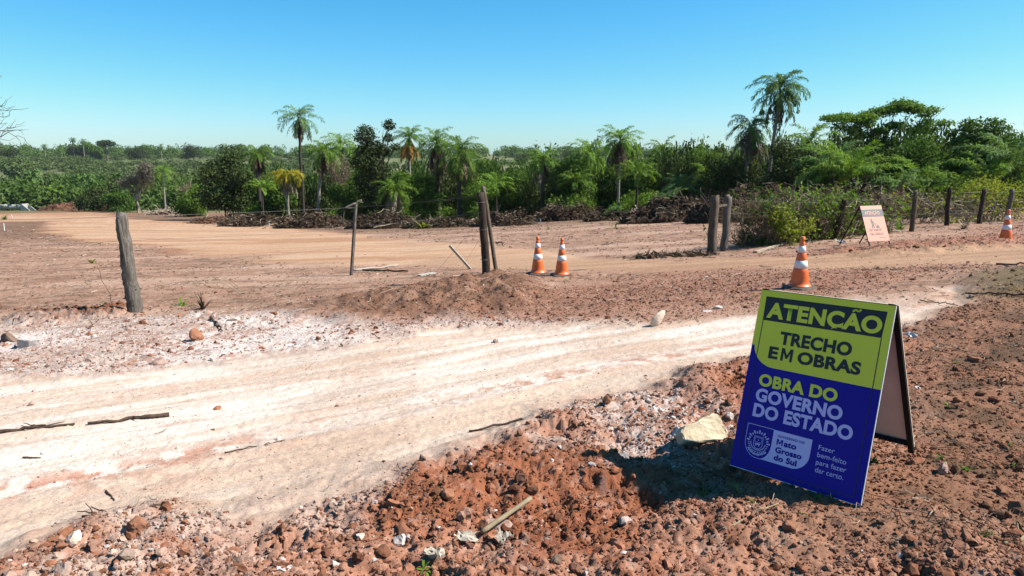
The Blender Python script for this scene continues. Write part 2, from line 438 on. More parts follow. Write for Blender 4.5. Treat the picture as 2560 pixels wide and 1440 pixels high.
M['leaf_valley'] = leaf_mat('leaf_valley', (0.07, 0.14, 0.03), (0.14, 0.22, 0.045), 0.25, 0.5, 0.5, 0.1)
M['trunk'] = plain('palm_trunk', (0.42, 0.38, 0.33), 0.9, 0.22, 6, 0.5, 30, 0.1)
M['trunk_d'] = plain('dark_trunk', (0.10, 0.085, 0.07), 0.9, 0.2, 8, 0.5, 30, 0.1)
M['bark'] = plain('bark', (0.22, 0.17, 0.13), 0.95, 0.25, 8, 0.6, 25, 0.1)
M['twig'] = plain('dry_twig', (0.36, 0.27, 0.16), 0.9, 0.25, 6, 0, 30, 0.1, (0.15, 0.11, 0.065))
M['twig_d'] = plain('dark_twig', (0.13, 0.092, 0.068), 0.9, 0.25, 6, 0, 30, 0.1, (0.05, 0.036, 0.027))
M['twig_p'] = plain('pale_wood', (0.62, 0.52, 0.40), 0.8, 0.2, 12, 0.3, 40, 0.2, (0.42, 0.32, 0.23))
M['stick'] = plain('stick_bark', (0.17, 0.115, 0.085), 0.9, 0.2, 40, 0.6, 120, 0.1, (0.07, 0.045, 0.035))
M['weathered'] = plain('weathered_post', (0.31, 0.275, 0.24), 0.92, 0.2, 7, 1.0, 16, 0.1, (0.075, 0.06, 0.05), (5, 5, 0.6))
M['darkpost'] = plain('dark_post', (0.115, 0.08, 0.063), 0.92, 0.2, 7, 0.9, 16, 0.1, (0.045, 0.032, 0.027), (5, 5, 0.7))
M['brownpost'] = plain('brown_post', (0.25, 0.19, 0.15), 0.92, 0.2, 7, 1.0, 18, 0.1, (0.09, 0.065, 0.05), (5, 5, 0.7))
M['whitewood'] = plain('white_wood', (0.62, 0.57, 0.50), 0.7, 0.1, 9, 0.3, 30, 0.2)
M['wire'] = plain('old_wire', (0.24, 0.21, 0.19), 0.5, 0.2, 20, 0, 30, 0.5)
M['orange'] = plain('orange_plastic', (0.80, 0.155, 0.028), 0.42, 0.10, 9, 0.05, 60, 0.5, (0.66, 0.125, 0.03))
M['band'] = plain('white_band', (0.80, 0.81, 0.83), 0.35, 0.06, 25, 0, 30, 0.5)
M['rubber'] = plain('black_rubber', (0.035, 0.034, 0.036), 0.7, 0.2, 12, 0.2, 40, 0.3, (0.09, 0.07, 0.06))
M['steel'] = plain('black_steel', (0.010, 0.010, 0.012), 0.6, 0.15, 12, 0.1, 60, 0.15)
M['edge'] = plain('panel_edge', (0.60, 0.60, 0.62), 0.3, 0.1, 30, 0, 30, 0.5)
M['yellow'] = plain('sign_yellow', (0.62, 0.68, 0.05), 0.5, 0.03, 2, 0, 30, 0.3)
M['blue'] = plain('sign_blue', (0.012, 0.008, 0.27), 0.5, 0.04, 3, 0, 30, 0.15)
M['navyline'] = plain('sign_line', (0.008, 0.008, 0.05), 0.5, 0.03, 2, 0, 30, 0.4)
M['black'] = plain('sign_black', (0.012, 0.014, 0.022), 0.5, 0.05, 3, 0, 30, 0.4)
M['white'] = plain('sign_white', (0.47, 0.47, 0.82), 0.5, 0.03, 2, 0, 30, 0.4)
M['board'] = plain('board_beige', (0.66, 0.54, 0.43), 0.8, 0.08, 5, 0.1, 60, 0.2)
M['salmon'] = plain('salmon_panel', (0.88, 0.42, 0.30), 0.5, 0.04, 5, 0, 30, 0.4)
M['greyband'] = plain('grey_band', (0.20, 0.19, 0.21), 0.55, 0.08, 7, 0, 30, 0.4)
M['salmon_dark'] = plain('salmon_lettering', (0.48, 0.27, 0.24), 0.55, 0.08, 9, 0, 30, 0.4)
M['concrete'] = plain('concrete', (0.62, 0.60, 0.57), 0.85, 0.1, 6, 0.3, 30, 0.2)
M['rubble'] = plain('old_concrete', (0.62, 0.54, 0.40), 0.95, 0.15, 9, 0.8, 35, 0.1, (0.42, 0.34, 0.23))
M['rubblew'] = plain('white_stone', (0.80, 0.74, 0.70), 0.95, 0.1, 12, 0.7, 45, 0.1, (0.55, 0.46, 0.42))
M['palestone'] = plain('pale_stone', (0.74, 0.60, 0.48), 0.95, 0.1, 9, 0.5, 35, 0.1, (0.60, 0.45, 0.35))
M['redstone'] = plain('red_stone', (0.48, 0.23, 0.14), 0.95, 0.15, 12, 0.8, 40, 0.1, (0.30, 0.13, 0.075))
M['brownstone'] = plain('brown_stone', (0.33, 0.23, 0.17), 0.95, 0.15, 12, 0.8, 40, 0.1, (0.18, 0.11, 0.075))
M['pinkstone'] = plain('pink_stone', (0.60, 0.42, 0.36), 0.95, 0.15, 12, 0.8, 40, 0.1, (0.42, 0.25, 0.19))
M['plastic'] = plain('plastic_scrap', (0.78, 0.80, 0.84), 0.3, 0.15, 15, 0.3, 40, 0.5)
M['dryleaf'] = leaf_mat('dry_leaf', (0.42, 0.36, 0.29), (0.50, 0.44, 0.36), 0.15)
M['grass'] = leaf_mat('grass_blade', (0.16, 0.22, 0.05), (0.24, 0.27, 0.08), 0.3)
M['soil_d'] = plain('dark_soil', (0.105, 0.062, 0.040), 0.97, 0.25, 5, 1.0, 14, 0.08, (0.04, 0.025, 0.018))
M['soil_r'] = plain('red_soil', (0.30, 0.14, 0.085), 0.97, 0.25, 5, 1.0, 14, 0.08, (0.14, 0.065, 0.04))
M['straw'] = plain('dry_straw', (0.48, 0.38, 0.24), 0.85, 0.2, 12, 0, 30, 0.2)

# ------------------------------------------------------------------ mesh helpers
def mesh_np(name, V, faces_list, smooth=False):
    """V (N,3); faces_list: list of int arrays (M,k)"""
    me = bpy.data.meshes.new(name)
    V = np.asarray(V, np.float32)
    me.vertices.add(len(V)); me.vertices.foreach_set('co', V.ravel())
    loops = np.concatenate([f.ravel() for f in faces_list]).astype(np.int32)
    sizes = np.concatenate([np.full(len(f), f.shape[1], np.int32) for f in faces_list])
    starts = np.concatenate([[0], np.cumsum(sizes)[:-1]]).astype(np.int32)
    me.loops.add(len(loops)); me.loops.foreach_set('vertex_index', loops)
    me.polygons.add(len(sizes)); me.polygons.foreach_set('loop_start', starts); me.polygons.foreach_set('loop_total', sizes)
    me.polygons.foreach_set('use_smooth', np.full(len(sizes), smooth, bool))
    me.update(calc_edges=True)
    return me

def set_col(me, c):
    c = np.asarray(c) * ALB
    a = me.attributes.new('col', 'FLOAT_COLOR', 'POINT')
    c4 = np.ones((len(c), 4), np.float32); c4[:, :3] = c
    a.data.foreach_set('color', c4.ravel())

class MB:
    def __init__(s): s.v = []; s.f = []; s.n = 0
    def add(s, V, Fs):
        s.v.append(np.asarray(V, float)); s.f += [tuple(i + s.n for i in f) for f in Fs]; s.n += len(V)
    def addnp(s, V, Fa):
        s.add(V, [tuple(r) for r in Fa.tolist()])
    def box(s, c, half, R=None):
        h = np.array(half); V = np.array([[i, j, k] for i in (-1, 1) for j in (-1, 1) for k in (-1, 1)], float) * h
        if R is not None: V = V @ np.array(R).T
        s.add(V + np.array(c), [(0, 1, 3, 2), (4, 6, 7, 5), (0, 4, 5, 1), (2, 3, 7, 6), (0, 2, 6, 4), (1, 5, 7, 3)])
    def bar(s, a, b, w, d, side=None):
        """square bar between two points; side: direction of its width"""
        a, b = np.array(a, float), np.array(b, float); t = b - a; L = np.linalg.norm(t); t /= L
        sd = np.array(side if side is not None else ((1, 0, 0) if abs(t[2]) > 0.7 else (0, 0, 1)), float)
        u = sd - t * (sd @ t); u /= np.linalg.norm(u); v = np.cross(t, u)
        s.box((a + b) / 2, (w / 2, d / 2, L / 2), np.stack([u, v, t], 1))
    def tube(s, pts, rad, n=6, cap=True, seed=None, rough=0.0):
        pts = np.array(pts, float); k = len(pts)
        rad = np.full(k, rad, float) if np.isscalar(rad) else np.array(rad, float)
        T = np.gradient(pts, axis=0); T /= np.linalg.norm(T, axis=1)[:, None] + 1e-12
        up = np.array([0, 0, 1.0]) if abs(T[0][2]) < 0.9 else np.array([1.0, 0, 0])
        V = []; rs = np.random.RandomState(seed) if seed is not None else None
        for i in range(k):
            u = np.cross(up, T[i]); u /= np.linalg.norm(u) + 1e-12; v = np.cross(T[i], u)
            for j in range(n):
                a = 2 * math.pi * j / n
                r = rad[i] * (1 + (rs.uniform(-rough, rough) if rs else 0))
                V.append(pts[i] + r * (math.cos(a) * u + math.sin(a) * v))
        Fs = [(i * n + j, i * n + (j + 1) % n, (i + 1) * n + (j + 1) % n, (i + 1) * n + j) for i in range(k - 1) for j in range(n)]
        if cap: Fs += [tuple(range(n - 1, -1, -1)), tuple((k - 1) * n + j for j in range(n))]
        s.add(V, Fs)
    def lathe(s, prof, n=28, c=(0, 0, 0)):
        V = [(c[0] + r * math.cos(2 * math.pi * j / n), c[1] + r * math.sin(2 * math.pi * j / n), c[2] + z) for r, z in prof for j in range(n)]
        k = len(prof)
        Fs = [(i * n + j, i * n + (j + 1) % n, (i + 1) * n + (j + 1) % n, (i + 1) * n + j) for i in range(k - 1) for j in range(n)]
        Fs += [tuple(range(n - 1, -1, -1)), tuple((k - 1) * n + j for j in range(n))]
        s.add(V, Fs)
    def mesh(s, name, smooth=False):
        me = bpy.data.meshes.new(name)
        me.from_pydata(np.concatenate(s.v).tolist(), [], s.f); me.update()
        if smooth: me.polygons.foreach_set('use_smooth', np.full(len(me.polygons), True))
        return me
    def build(s, name, mat, parent=None, smooth=False, loc=None):
        return link(name, s.mesh(name, smooth), mat, parent, loc)

def link(name, me, mat, parent=None, loc=None):
    o = bpy.data.objects.new(name, me); COL.objects.link(o)
    if mat is not None and len(me.materials) == 0: me.materials.append(mat)
    if parent is not None: o.parent = parent
    if loc is not None: o.location = loc
    return o

def tag(o, label=None, cat=None, group=None, kind=None):
    if label: o['label'] = label
    if cat: o['category'] = cat
    if group: o['group'] = group
    if kind: o['kind'] = kind
    return o

def thing(name, label, cat, loc=(0, 0, 0), rotz=0.0, group=None, scale=1.0):
    o = bpy.data.objects.new(name, None); COL.objects.link(o)
    o.empty_display_size = 0.2
    o.location = loc; o.rotation_euler = (0, 0, rotz); o.scale = (scale,) * 3 if np.isscalar(scale) else scale
    return tag(o, label, cat, group)

def copy_tree(o, parent=None):
    c = o.copy(); COL.objects.link(c)
    if parent is not None: c.parent = parent
    for ch in list(o.children): copy_tree(ch, c)
    return c

def place(proto, loc, rotz, scale, label, group=None):
    """the first use moves the original, later uses copy it and its parts"""
    o = proto if not proto.get('placed') else copy_tree(proto)
    o['placed'] = 1
    o.location = loc; o.rotation_euler = (0, 0, rotz); o.scale = (scale,) * 3 if np.isscalar(scale) else scale
    o['label'] = label
    if group: o['group'] = group
    elif 'group' in o: del o['group']
    return o

# ------------------------------------------------------------------ the ground: one fine sheet, cut into the surfaces one can name
ys = np.concatenate([np.linspace(-40, 0.6, 30), np.geomspace(0.9, 60, 820), np.geomspace(61, 1400, 200)])
NC = 1300
u = np.linspace(-1, 1, NC)
u = np.sign(u) * np.abs(u) ** 1.1
hw = 4.0 + 1.15 * np.abs(ys)
GX = hw[:, None] * u[None, :]; GY = np.repeat(ys[:, None], NC, 1)
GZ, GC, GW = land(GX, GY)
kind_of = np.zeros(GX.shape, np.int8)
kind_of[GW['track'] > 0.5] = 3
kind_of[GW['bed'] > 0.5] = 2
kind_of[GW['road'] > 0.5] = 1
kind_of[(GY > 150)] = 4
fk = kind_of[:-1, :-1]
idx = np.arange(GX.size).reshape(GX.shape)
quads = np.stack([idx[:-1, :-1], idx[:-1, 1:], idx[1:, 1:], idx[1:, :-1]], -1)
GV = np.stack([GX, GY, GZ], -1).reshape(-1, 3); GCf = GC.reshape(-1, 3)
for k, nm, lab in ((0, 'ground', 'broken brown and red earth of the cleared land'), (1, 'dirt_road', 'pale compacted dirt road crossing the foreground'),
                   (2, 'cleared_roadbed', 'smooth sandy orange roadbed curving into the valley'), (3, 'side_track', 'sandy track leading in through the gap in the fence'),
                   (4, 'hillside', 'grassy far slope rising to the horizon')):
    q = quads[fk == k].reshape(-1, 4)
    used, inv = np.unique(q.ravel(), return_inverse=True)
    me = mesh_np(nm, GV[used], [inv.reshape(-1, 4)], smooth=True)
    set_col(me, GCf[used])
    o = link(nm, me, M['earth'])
    o['kind'] = 'structure'; o['label'] = lab
del GX, GY, GZ, GC, GW, GV, GCf, quads, idx

# ------------------------------------------------------------------ loose clods and gravel
rs = np.random.RandomState(7)
def ico(sub):
    import bmesh
    bm = bmesh.new(); bmesh.ops.create_icosphere(bm, subdivisions=sub, radius=1.0)
    V = np.array([v.co[:] for v in bm.verts]); Fc = np.array([[v.index for v in f.verts] for f in bm.faces]); bm.free()
    return V, Fc
ICO1, ICO2, ICO3 = ico(1), ico(2), ico(3)

def rock_shape(base, seed, rough=0.25, flat=0.7, facets=6):
    r = np.random.RandomState(seed)
    V, Fc = base; V = V.copy()
    for _ in range(facets):                      # cut facets
        d = r.normal(size=3); d /= np.linalg.norm(d); h = r.uniform(0.42, 0.85)
        p = V @ d; V -= np.where(p > h, p - h, 0)[:, None] * d * 0.9
    k = r.normal(size=(6, 3)) * 2.2; ph = r.uniform(0, 6, 6)
    V *= (1 + rough * 0.25 * sum(np.sin(V @ k[i] + ph[i]) for i in range(6)) / 2)[:, None]
    V += r.normal(size=V.shape) * rough * 0.06
    V *= r.uniform(0.65, 1.2, 3)
    V[:, 2] *= flat
    return V, Fc

def scatter(n, ymin, ymax, dens, size, seed):
    """n trial stones; kept where dens(weights) says so"""
    r = np.random.RandomState(seed)
    y = np.exp(r.uniform(math.log(ymin), math.log(ymax), n)); x = r.uniform(-1, 1, n) * (0.78 * y + 1.2)
    z, c, w = land(x, y)
    keep = r.uniform(size=n) < dens(x, y, w)
    x, y, z, c = x[keep], y[keep], z[keep], c[keep]
    s = size(r, len(x), y)
    w = {k_: a[keep] for k_, a in w.items()}
    return x, y, z, c, s, w, r

def clump(x, y, s=3.0, seed=5):
    return sstep(0.40, 0.66, fbm(x * s * 0.6, y * s * 0.6, 3, seed))

def d_gravel(x, y, w):
    k = clump(x, y)
    return np.clip(0.95 * w['fore'] * (0.35 + 0.65 * k) + 0.75 * w['verge'] * (0.4 + 0.6 * k) + 0.55 * np.maximum(w['mound'], w['strip']) + 0.75 * w['right'] * (0.35 + k) + 0.4 * w['rbank']
                   + 0.35 * w['strip'] + 0.9 * w['whites'] + 0.10 + 0.8 * w['lrow'] - 0.97 * (w['road'] + w['bed'] + w['track']), 0.004 * (1 - w['bed']), 1)

protos1 = [rock_shape(ICO1, 100 + i, 1.1, 0.75, 5) for i in range(16)]
protos2 = [rock_shape(ICO2, 200 + i, 1.0, 0.7, 11) for i in range(20)]
VV, FF, CC = [], [], []; base_i = 0
def stones(protos, x, y, z, c, s, w, r, sink=0.25, white=0.12, red=0.25):
    global base_i
    n = len(x)
    which = r.randint(len(protos), size=n); ang = r.uniform(0, 6.283, n); tilt = r.uniform(-0.5, 0.5, n)
    col = c * r.uniform(0.62, 1.15, (n, 1))
    q = r.uniform(size=n)
    whitep = white * (0.14 + 0.16 * w['fore'] + 1.2 * w['verge'] + 2.4 * w['whites'] - 0.2 * w['right'])
    nearsign = np.hypot(x - 1.5, y - 3.6) < 0.75
    s = np.where(nearsign, np.minimum(s, 0.014), s)
    iw = q < whitep
    st_ = r.uniform(0.35, 1.0, (iw.sum(), 1)); col[iw] = c[iw] * (1 - st_) + np.array([0.84, 0.77, 0.73]) * st_
    ir = (q > 1 - red) & ~iw
    col[ir] = np.array([0.35, 0.15, 0.085]) * r.uniform(0.55, 1.3, (ir.sum(), 1))
    for k, (V, Fc) in enumerate(protos):
        m = np.where(which == k)[0]
        if not len(m): continue
        ca, sa = np.cos(ang[m]), np.sin(ang[m]); ct, st_ = np.cos(tilt[m]), np.sin(tilt[m])
        X = V[None, :, 0] * ct[:, None] + V[None, :, 2] * st_[:, None]; Z = -V[None, :, 0] * st_[:, None] + V[None, :, 2] * ct[:, None]; Y = V[None, :, 1]
        A = np.stack([X * ca[:, None] - Y * sa[:, None], X * sa[:, None] + Y * ca[:, None], Z], -1) * s[m][:, None, None]
        A += np.stack([x[m], y[m], z[m] + s[m] * (0.6 - 2 * sink) * 0.7], -1)[:, None, :]
        nv = len(V)
        off = base_i + np.arange(len(m))[:, None, None] * nv
        FF.append((Fc[None] + off).reshape(-1, 3)); VV.append(A.reshape(-1, 3)); CC.append(np.repeat(col[m], nv, 0))
        base_i += len(m) * nv

stones(protos1, *scatter(260000, 2.2, 22, d_gravel, lambda r, n, y: 0.0035 + 0.0045 * r.pareto(2.4, n).clip(0, 3) + 0.00024 * y, 31))
stones(protos2, *scatter(40000, 2.2, 16, lambda x, y, w: d_gravel(x, y, w) * 0.6, lambda r, n, y: 0.012 + 0.011 * r.pareto(2.5, n).clip(0, 3), 32), white=0.09, red=0.4)
stones(protos2, *scatter(2600, 2.3, 16, lambda x, y, w: d_gravel(x, y, w) * 0.5 * (1 - 0.6 * w['right']) * (1 - 0.5 * w['whites']), lambda r, n, y: 0.020 + 0.016 * r.pareto(3, n).clip(0, 1.5), 33), white=0.05, red=0.5, sink=0.35)
stones(protos1, *scatter(9000, 9, 60, lambda x, y, w: 0.35 * (1 - w['bed']) * (1 - w['road']) * (1 - w['track']), lambda r, n, y: 0.010 + 0.012 * r.pareto(2.5, n).clip(0, 3) + 0.0006 * y, 34), white=0.06)
stones(protos1, *scatter(90000, 2.2, 14, lambda x, y, w: 0.30 * w['road'] * (0.25 + clump(x, y, 2.0, 9)) + 0.12 * w['track'], lambda r, n, y: 0.0022 + 0.0026 * r.pareto(2.6, n).clip(0, 3) + 0.0002 * y, 35), white=0.06, red=0.10)
me = mesh_np('gravel', np.concatenate(VV), [np.concatenate(FF)])
set_col(me, np.concatenate(CC))
o = link('gravel', me, M['clod']); tag(o, 'loose red, brown and white clods and gravel strewn over the earth', None, None, 'stuff')
del VV, FF, CC

# dry twigs and chips lying all over the cleared earth
def twig_field(n, seed):
    r = np.random.RandomState(seed)
    y = np.exp(r.uniform(math.log(2.6), math.log(60), n)); x = r.uniform(-1, 1, n) * (0.78 * y + 1.0)
    _, _, w = land(x, y)
    k = sstep(0.42, 0.62, fbm(x * 0.9, y * 1.3, 3, 77))
    p = (0.75 * k + 0.10) * (1 - 0.995 * w['road']) * (1 - 0.99 * w['bed']) * (1 - 0.97 * w['track']) * (1 - 0.85 * w['fore']) * (1 - 0.85 * w['verge']) * np.maximum(0.35 + 0.65 * sstep(5, 9, y), 1.4 * w['right'])
    m = r.uniform(size=n) < p
    x, y = x[m], y[m]; n = len(x)
    L = 0.03 + 0.05 * r.pareto(2.2, n).clip(0, 5) * (0.6 + 0.03 * y); a = r.uniform(0, 3.14159, n)
    wd = (0.0010 + 0.00026 * y) * r.uniform(0.4, 1.5, n)
    dx, dy = np.cos(a) * L / 2, np.sin(a) * L / 2
    nx, ny = -np.sin(a) * wd, np.cos(a) * wd
    P = []
    for sgn in (-1, 0, 1):
        bx_, by_ = x + sgn * dx + (sgn == 0) * nx * r.normal(0, 4, n), y + sgn * dy + (sgn == 0) * ny * r.normal(0, 4, n)
        zz = land(bx_, by_)[0] + 0.012 + r.uniform(0, 0.02, n) * (sgn == 1)
        P += [np.stack([bx_ - nx, by_ - ny, zz], -1), np.stack([bx_ + nx, by_ + ny, zz], -1), np.stack([bx_, by_, zz + wd * 1.6], -1)]
    V = np.stack(P, 1)                        # n, 9, 3 : three triangular sections
    i0 = (np.arange(n) * 9)[:, None]
    Fq = np.concatenate([i0 + np.array([[a_, b_, b_ + 3, a_ + 3]]) for s0 in (0, 3) for a_, b_ in ((s0, s0 + 1), (s0 + 1, s0 + 2), (s0 + 2, s0))])
    cols = np.where(r.uniform(size=n)[:, None] < 0.65, np.array([[0.17, 0.11, 0.075]]), np.array([[0.55, 0.42, 0.31]])) * r.uniform(0.6, 1.3, (n, 1))
    me = mesh_np('twig_litter', V.reshape(-1, 3), [Fq]); set_col(me, np.repeat(cols, 9, 0))
    tag(link('twig_litter', me, M['clod']), 'dry twigs, roots and chips littering the cleared earth', None, None, 'stuff')
twig_field(34000, 55)

# ------------------------------------------------------------------ vegetation builders
def norm(a): return a / (np.linalg.norm(a, axis=-1, keepdims=True) + 1e-9)

def leaf_cloud(r, lumps, n, size, up=0.5, shell=0.55, aspect=0.5):
    """leaf sized faces spread through lumps (cx,cy,cz,rx,ry,rz)"""
    Lp = np.array(lumps, float); wv = (Lp[:, 3] * Lp[:, 4] * Lp[:, 5]) ** 0.75; wv /= wv.sum()
    k = r.choice(len(Lp), n, p=wv)
    d = norm(r.normal(size=(n, 3)))
    rad = (shell + (1 - shell) * r.uniform(size=n) ** 0.5) * (1 + r.normal(0, 0.20, n))
    c = Lp[k, :3] + d * rad[:, None] * Lp[k, 3:6]
    nrm = norm(d * 0.8 + r.normal(size=(n, 3)) * 0.7 + np.array([0, 0, up]))
    t = norm(np.cross(nrm, r.normal(size=(n, 3)))); b = np.cross(nrm, t)
    s = size * r.uniform(0.6, 1.35, n)[:, None]
    V = np.stack([c - t * s * .5, c + b * s * aspect * .5 + nrm * s * .08, c + t * s * .5, c - b * s * aspect * .5 + nrm * s * .08], 1)
    return V.reshape(-1, 3), np.arange(n * 4).reshape(-1, 4)

def limb(mb, r, a, b, r0, r1, wob=0.15, n=6, k=6):
    a, b = np.array(a, float), np.array(b, float); L = np.linalg.norm(b - a)
    t = np.linspace(0, 1, k)[:, None]
    P = a + (b - a) * t + r.normal(0, wob * L * 0.35, (k, 3)) * np.sin(t * math.pi)
    mb.tube(P, np.linspace(r0, r1, k), n)
    return P

def broadleaf(name, label, cat, seed, lumps, n, size, leaf, trunk_r=0.12, base=(0, 0), bark='bark', up=0.5, limb_r=1.0, limb_k=1, shell=0.4, group=None, fork=0.35, aspect=0.5):
    r = np.random.RandomState(seed)
    t = thing(name, label, cat, group=group)
    V, Fq = leaf_cloud(r, lumps, n, size, up, shell, aspect)
    link('crown', mesh_np('crown', V, [Fq]), M[leaf], t)
    mb = MB(); cz = np.mean([l[2] for l in lumps]); zmin = min(l[2] - l[5] for l in lumps)
    fz = max(0.15, cz * fork)
    limb(mb, r, (base[0], base[1], -0.4), (base[0], base[1], fz), trunk_r, trunk_r * 0.75, 0.08, 7)
    for li, l in enumerate(lumps):
        if li % limb_k: continue
        P = limb(mb, r, (base[0], base[1], fz * r.uniform(0.6, 1)), (l[0], l[1], l[2]), trunk_r * 0.6 * limb_r, trunk_r * 0.18 * limb_r, 0.15, 5)
        for _ in range(3):
            d = r.normal(size=3) * np.array(l[3:6]) * 0.6
            limb(mb, r, P[3 + r.randint(2)], np.array(l[:3]) + d, trunk_r * 0.25 * limb_r, trunk_r * 0.07 * limb_r, 0.15, 4, 5)
    mb.build('trunk', M[bark], t, True)
    return t

def lumps_for(seed, rad, h, n=9, low=0.25, squash=0.8):
    r = np.random.RandomState(seed); out = []
    for i in range(n):
        a = r.uniform(0, 6.283); z = r.uniform(low, 1.0)
        q = rad * math.sqrt(max(0.05, 1 - ((z - 0.5) / 0.62) ** 2)) * r.uniform(0.35, 0.8)
        s = rad * r.uniform(0.34, 0.58)
        out.append((q * math.cos(a), q * math.sin(a), z * h * 0.88, s, s, s * squash))
    out.append((0, 0, h * 0.55, rad * 0.6, rad * 0.6, h * 0.32))
    return out

def frond(r, P0, az, el, L, droop, nl, ll, V, Fq, lw=0.035, twist=0.5, hang=0.5):
    k = 9; t = np.linspace(0, 1, k)
    e = el - droop * t ** 1.4
    dz = np.sin(e); dh = np.cos(e)
    step = L / (k - 1)
    h = np.concatenate([[0], np.cumsum((dh[1:] + dh[:-1]) / 2 * step)]); z = np.concatenate([[0], np.cumsum((dz[1:] + dz[:-1]) / 2 * step)])
    bend = r.normal(0, 0.12)
    aa = az + bend * t
    R = np.stack([P0[0] + h * np.cos(aa), P0[1] + h * np.sin(aa), P0[2] + z], 1)
    tang = norm(np.gradient(R, axis=0)); side = norm(np.cross(tang, np.array([0, 0, 1.0])) + 1e-6); upv = np.cross(side, tang)
    ll = ll * 0.70
    # rachis
    i0 = len(V); w = np.linspace(0.035, 0.008, k)[:, None]
    base = sum(len(a) for a in V) if False else None
    V.append(np.concatenate([R - side * w, R + side * w])); n0 = frond.n
    Fq.append(np.stack([n0 + np.arange(k - 1), n0 + np.arange(1, k), n0 + k + np.arange(1, k), n0 + k + np.arange(k - 1)], 1)); frond.n += 2 * k
    tl = np.linspace(0.13, 1.0, nl)
    for sg in (-1, 1):
        q = np.clip(tl + r.normal(0, 0.006, nl), 0, 1)
        Pm = np.stack([np.interp(q, t, R[:, i]) for i in range(3)], 1)
        Tm = np.stack([np.interp(q, t, tang[:, i]) for i in range(3)], 1); Sm = np.stack([np.interp(q, t, side[:, i]) for i in range(3)], 1); Um = np.stack([np.interp(q, t, upv[:, i]) for i in range(3)], 1)
        ln = ll * (np.sin(np.clip(q * 0.92 + 0.10, 0, 1) * math.pi) ** 0.6 * 0.9 + 0.15) * r.uniform(0.8, 1.15, nl)
        ro = r.normal(0, twist, nl)
        d = norm(Sm * sg * 0.8 + Tm * 0.95 + Um * (0.12 + ro)[:, None])
        mid = Pm + d * (ln * 0.5)[:, None]
        d2 = norm(d + np.array([0, 0, -1.0]) * hang)
        tip = mid + d2 * (ln * 0.5)[:, None]
        wv = norm(np.cross(d, Um + 0.3 * r.normal(size=(nl, 3)))) * lw
        A = np.stack([Pm - wv * .4, Pm + wv * .4, mid - wv, mid + wv, tip - wv * .25, tip + wv * .25], 1).reshape(-1, 3)
        b = frond.n + np.arange(nl)[:, None] * 6
        V.append(A); Fq.append(np.concatenate([b + np.array([[0, 1, 3, 2]]), b + np.array([[2, 3, 5, 4]])])); frond.n += nl * 6
frond.n = 0

def crown_mesh(seed, P0, L, n, el_hi, el_lo, droop, nl=34, ll=0.6, lw=0.035, hang=0.5, az_range=None, twist=0.5, Lvar=0.12):
    r = np.random.RandomState(seed); V, Fq = [], []; frond.n = 0
    for i in range(n):
        f = i / max(1, n - 1)
        az = i * 2.39996 + r.normal(0, 0.2)
        if az_range: az = r.uniform(*az_range)
        el = el_hi + (el_lo - el_hi) * f ** 0.9 + r.normal(0, 0.08)
        frond(r, P0, az, el, L * (0.85 + 0.15 * math.sin(f * math.pi)) * r.uniform(1 - Lvar, 1 + Lvar), droop * r.uniform(0.8, 1.2), nl, ll, V, Fq, lw, twist, hang)
    return np.concatenate(V), np.concatenate(Fq)

def palm(name, label, seed, H, L, n=20, el=(1.35, -0.35), droop=1.3, trunk_r=0.13, skirt=None, skirt_len=1.5, leaf='palm', lean=(0, 0), trunk='trunk', ll=0.6, nl=34, group=None, lw=0.027, hang=0.8, skirt_n=16, cat='palm tree'):
    droop *= 1.28
    r = np.random.RandomState(seed)
    t = thing(name, label, cat, group=group)
    k = 10; tt = np.linspace(0, 1, k)
    P = np.stack([lean[0] * tt ** 2, lean[1] * tt ** 2, -0.5 + (H + 0.5) * tt], 1); P[:, :2] += r.normal(0, 0.02, (k, 2)); P[0, :2] *= 0
    top = P[-1]
    mb = MB(); mb.tube(P, np.linspace(trunk_r * 1.15, trunk_r * 0.85, k), 8)
    mb.build('trunk', M[trunk], t, True)
    V, Fq = crown_mesh(seed + 1, top, L, n, el[0], el[1], droop, nl, ll, lw, hang)
    link('crown', mesh_np('crown', V, [Fq]), M[leaf], t)
    if skirt:
        V, Fq = [], []; frond.n = 0
        for i in range(skirt_n):
            az = r.uniform(0, 6.283); frond(r, top + np.array([0.12 * math.cos(az), 0.12 * math.sin(az), -r.uniform(0.0, 0.5)]), az, r.uniform(-1.3, -0.7), skirt_len * r.uniform(0.6, 1.1), 0.7, 18, 0.42, V, Fq, 0.035, 0.4, 1.6)
        link('dead_fronds', mesh_np('dead_fronds', np.concatenate(V), [np.concatenate(Fq)]), M[skirt], t)
    return t

def put(o, px, y, dz=0.0, rot=None):
    x, _ = at(px, y); z = gz(x, y)
    o.location = (x, y, z + dz)
    if rot is not None: o.rotation_euler = (0, 0, rot)
    return o

def ht(px, y, row):
    """height above the ground of something whose top shows at a row"""
    x, _ = at(px, y)
    return row_z(row, y) - gz(x, y)

# ---- palms of the tree line (px, distance, top row, ...)
def palm_at(px, y, top, label, seed, L, **kw):
    Hc = ht(px, y, top) - L * kw.pop('rise', 0.62)
    o = palm(kw.pop('name', 'palm_tree'), label, seed, Hc, L, **kw)
    return put(o, px, y)

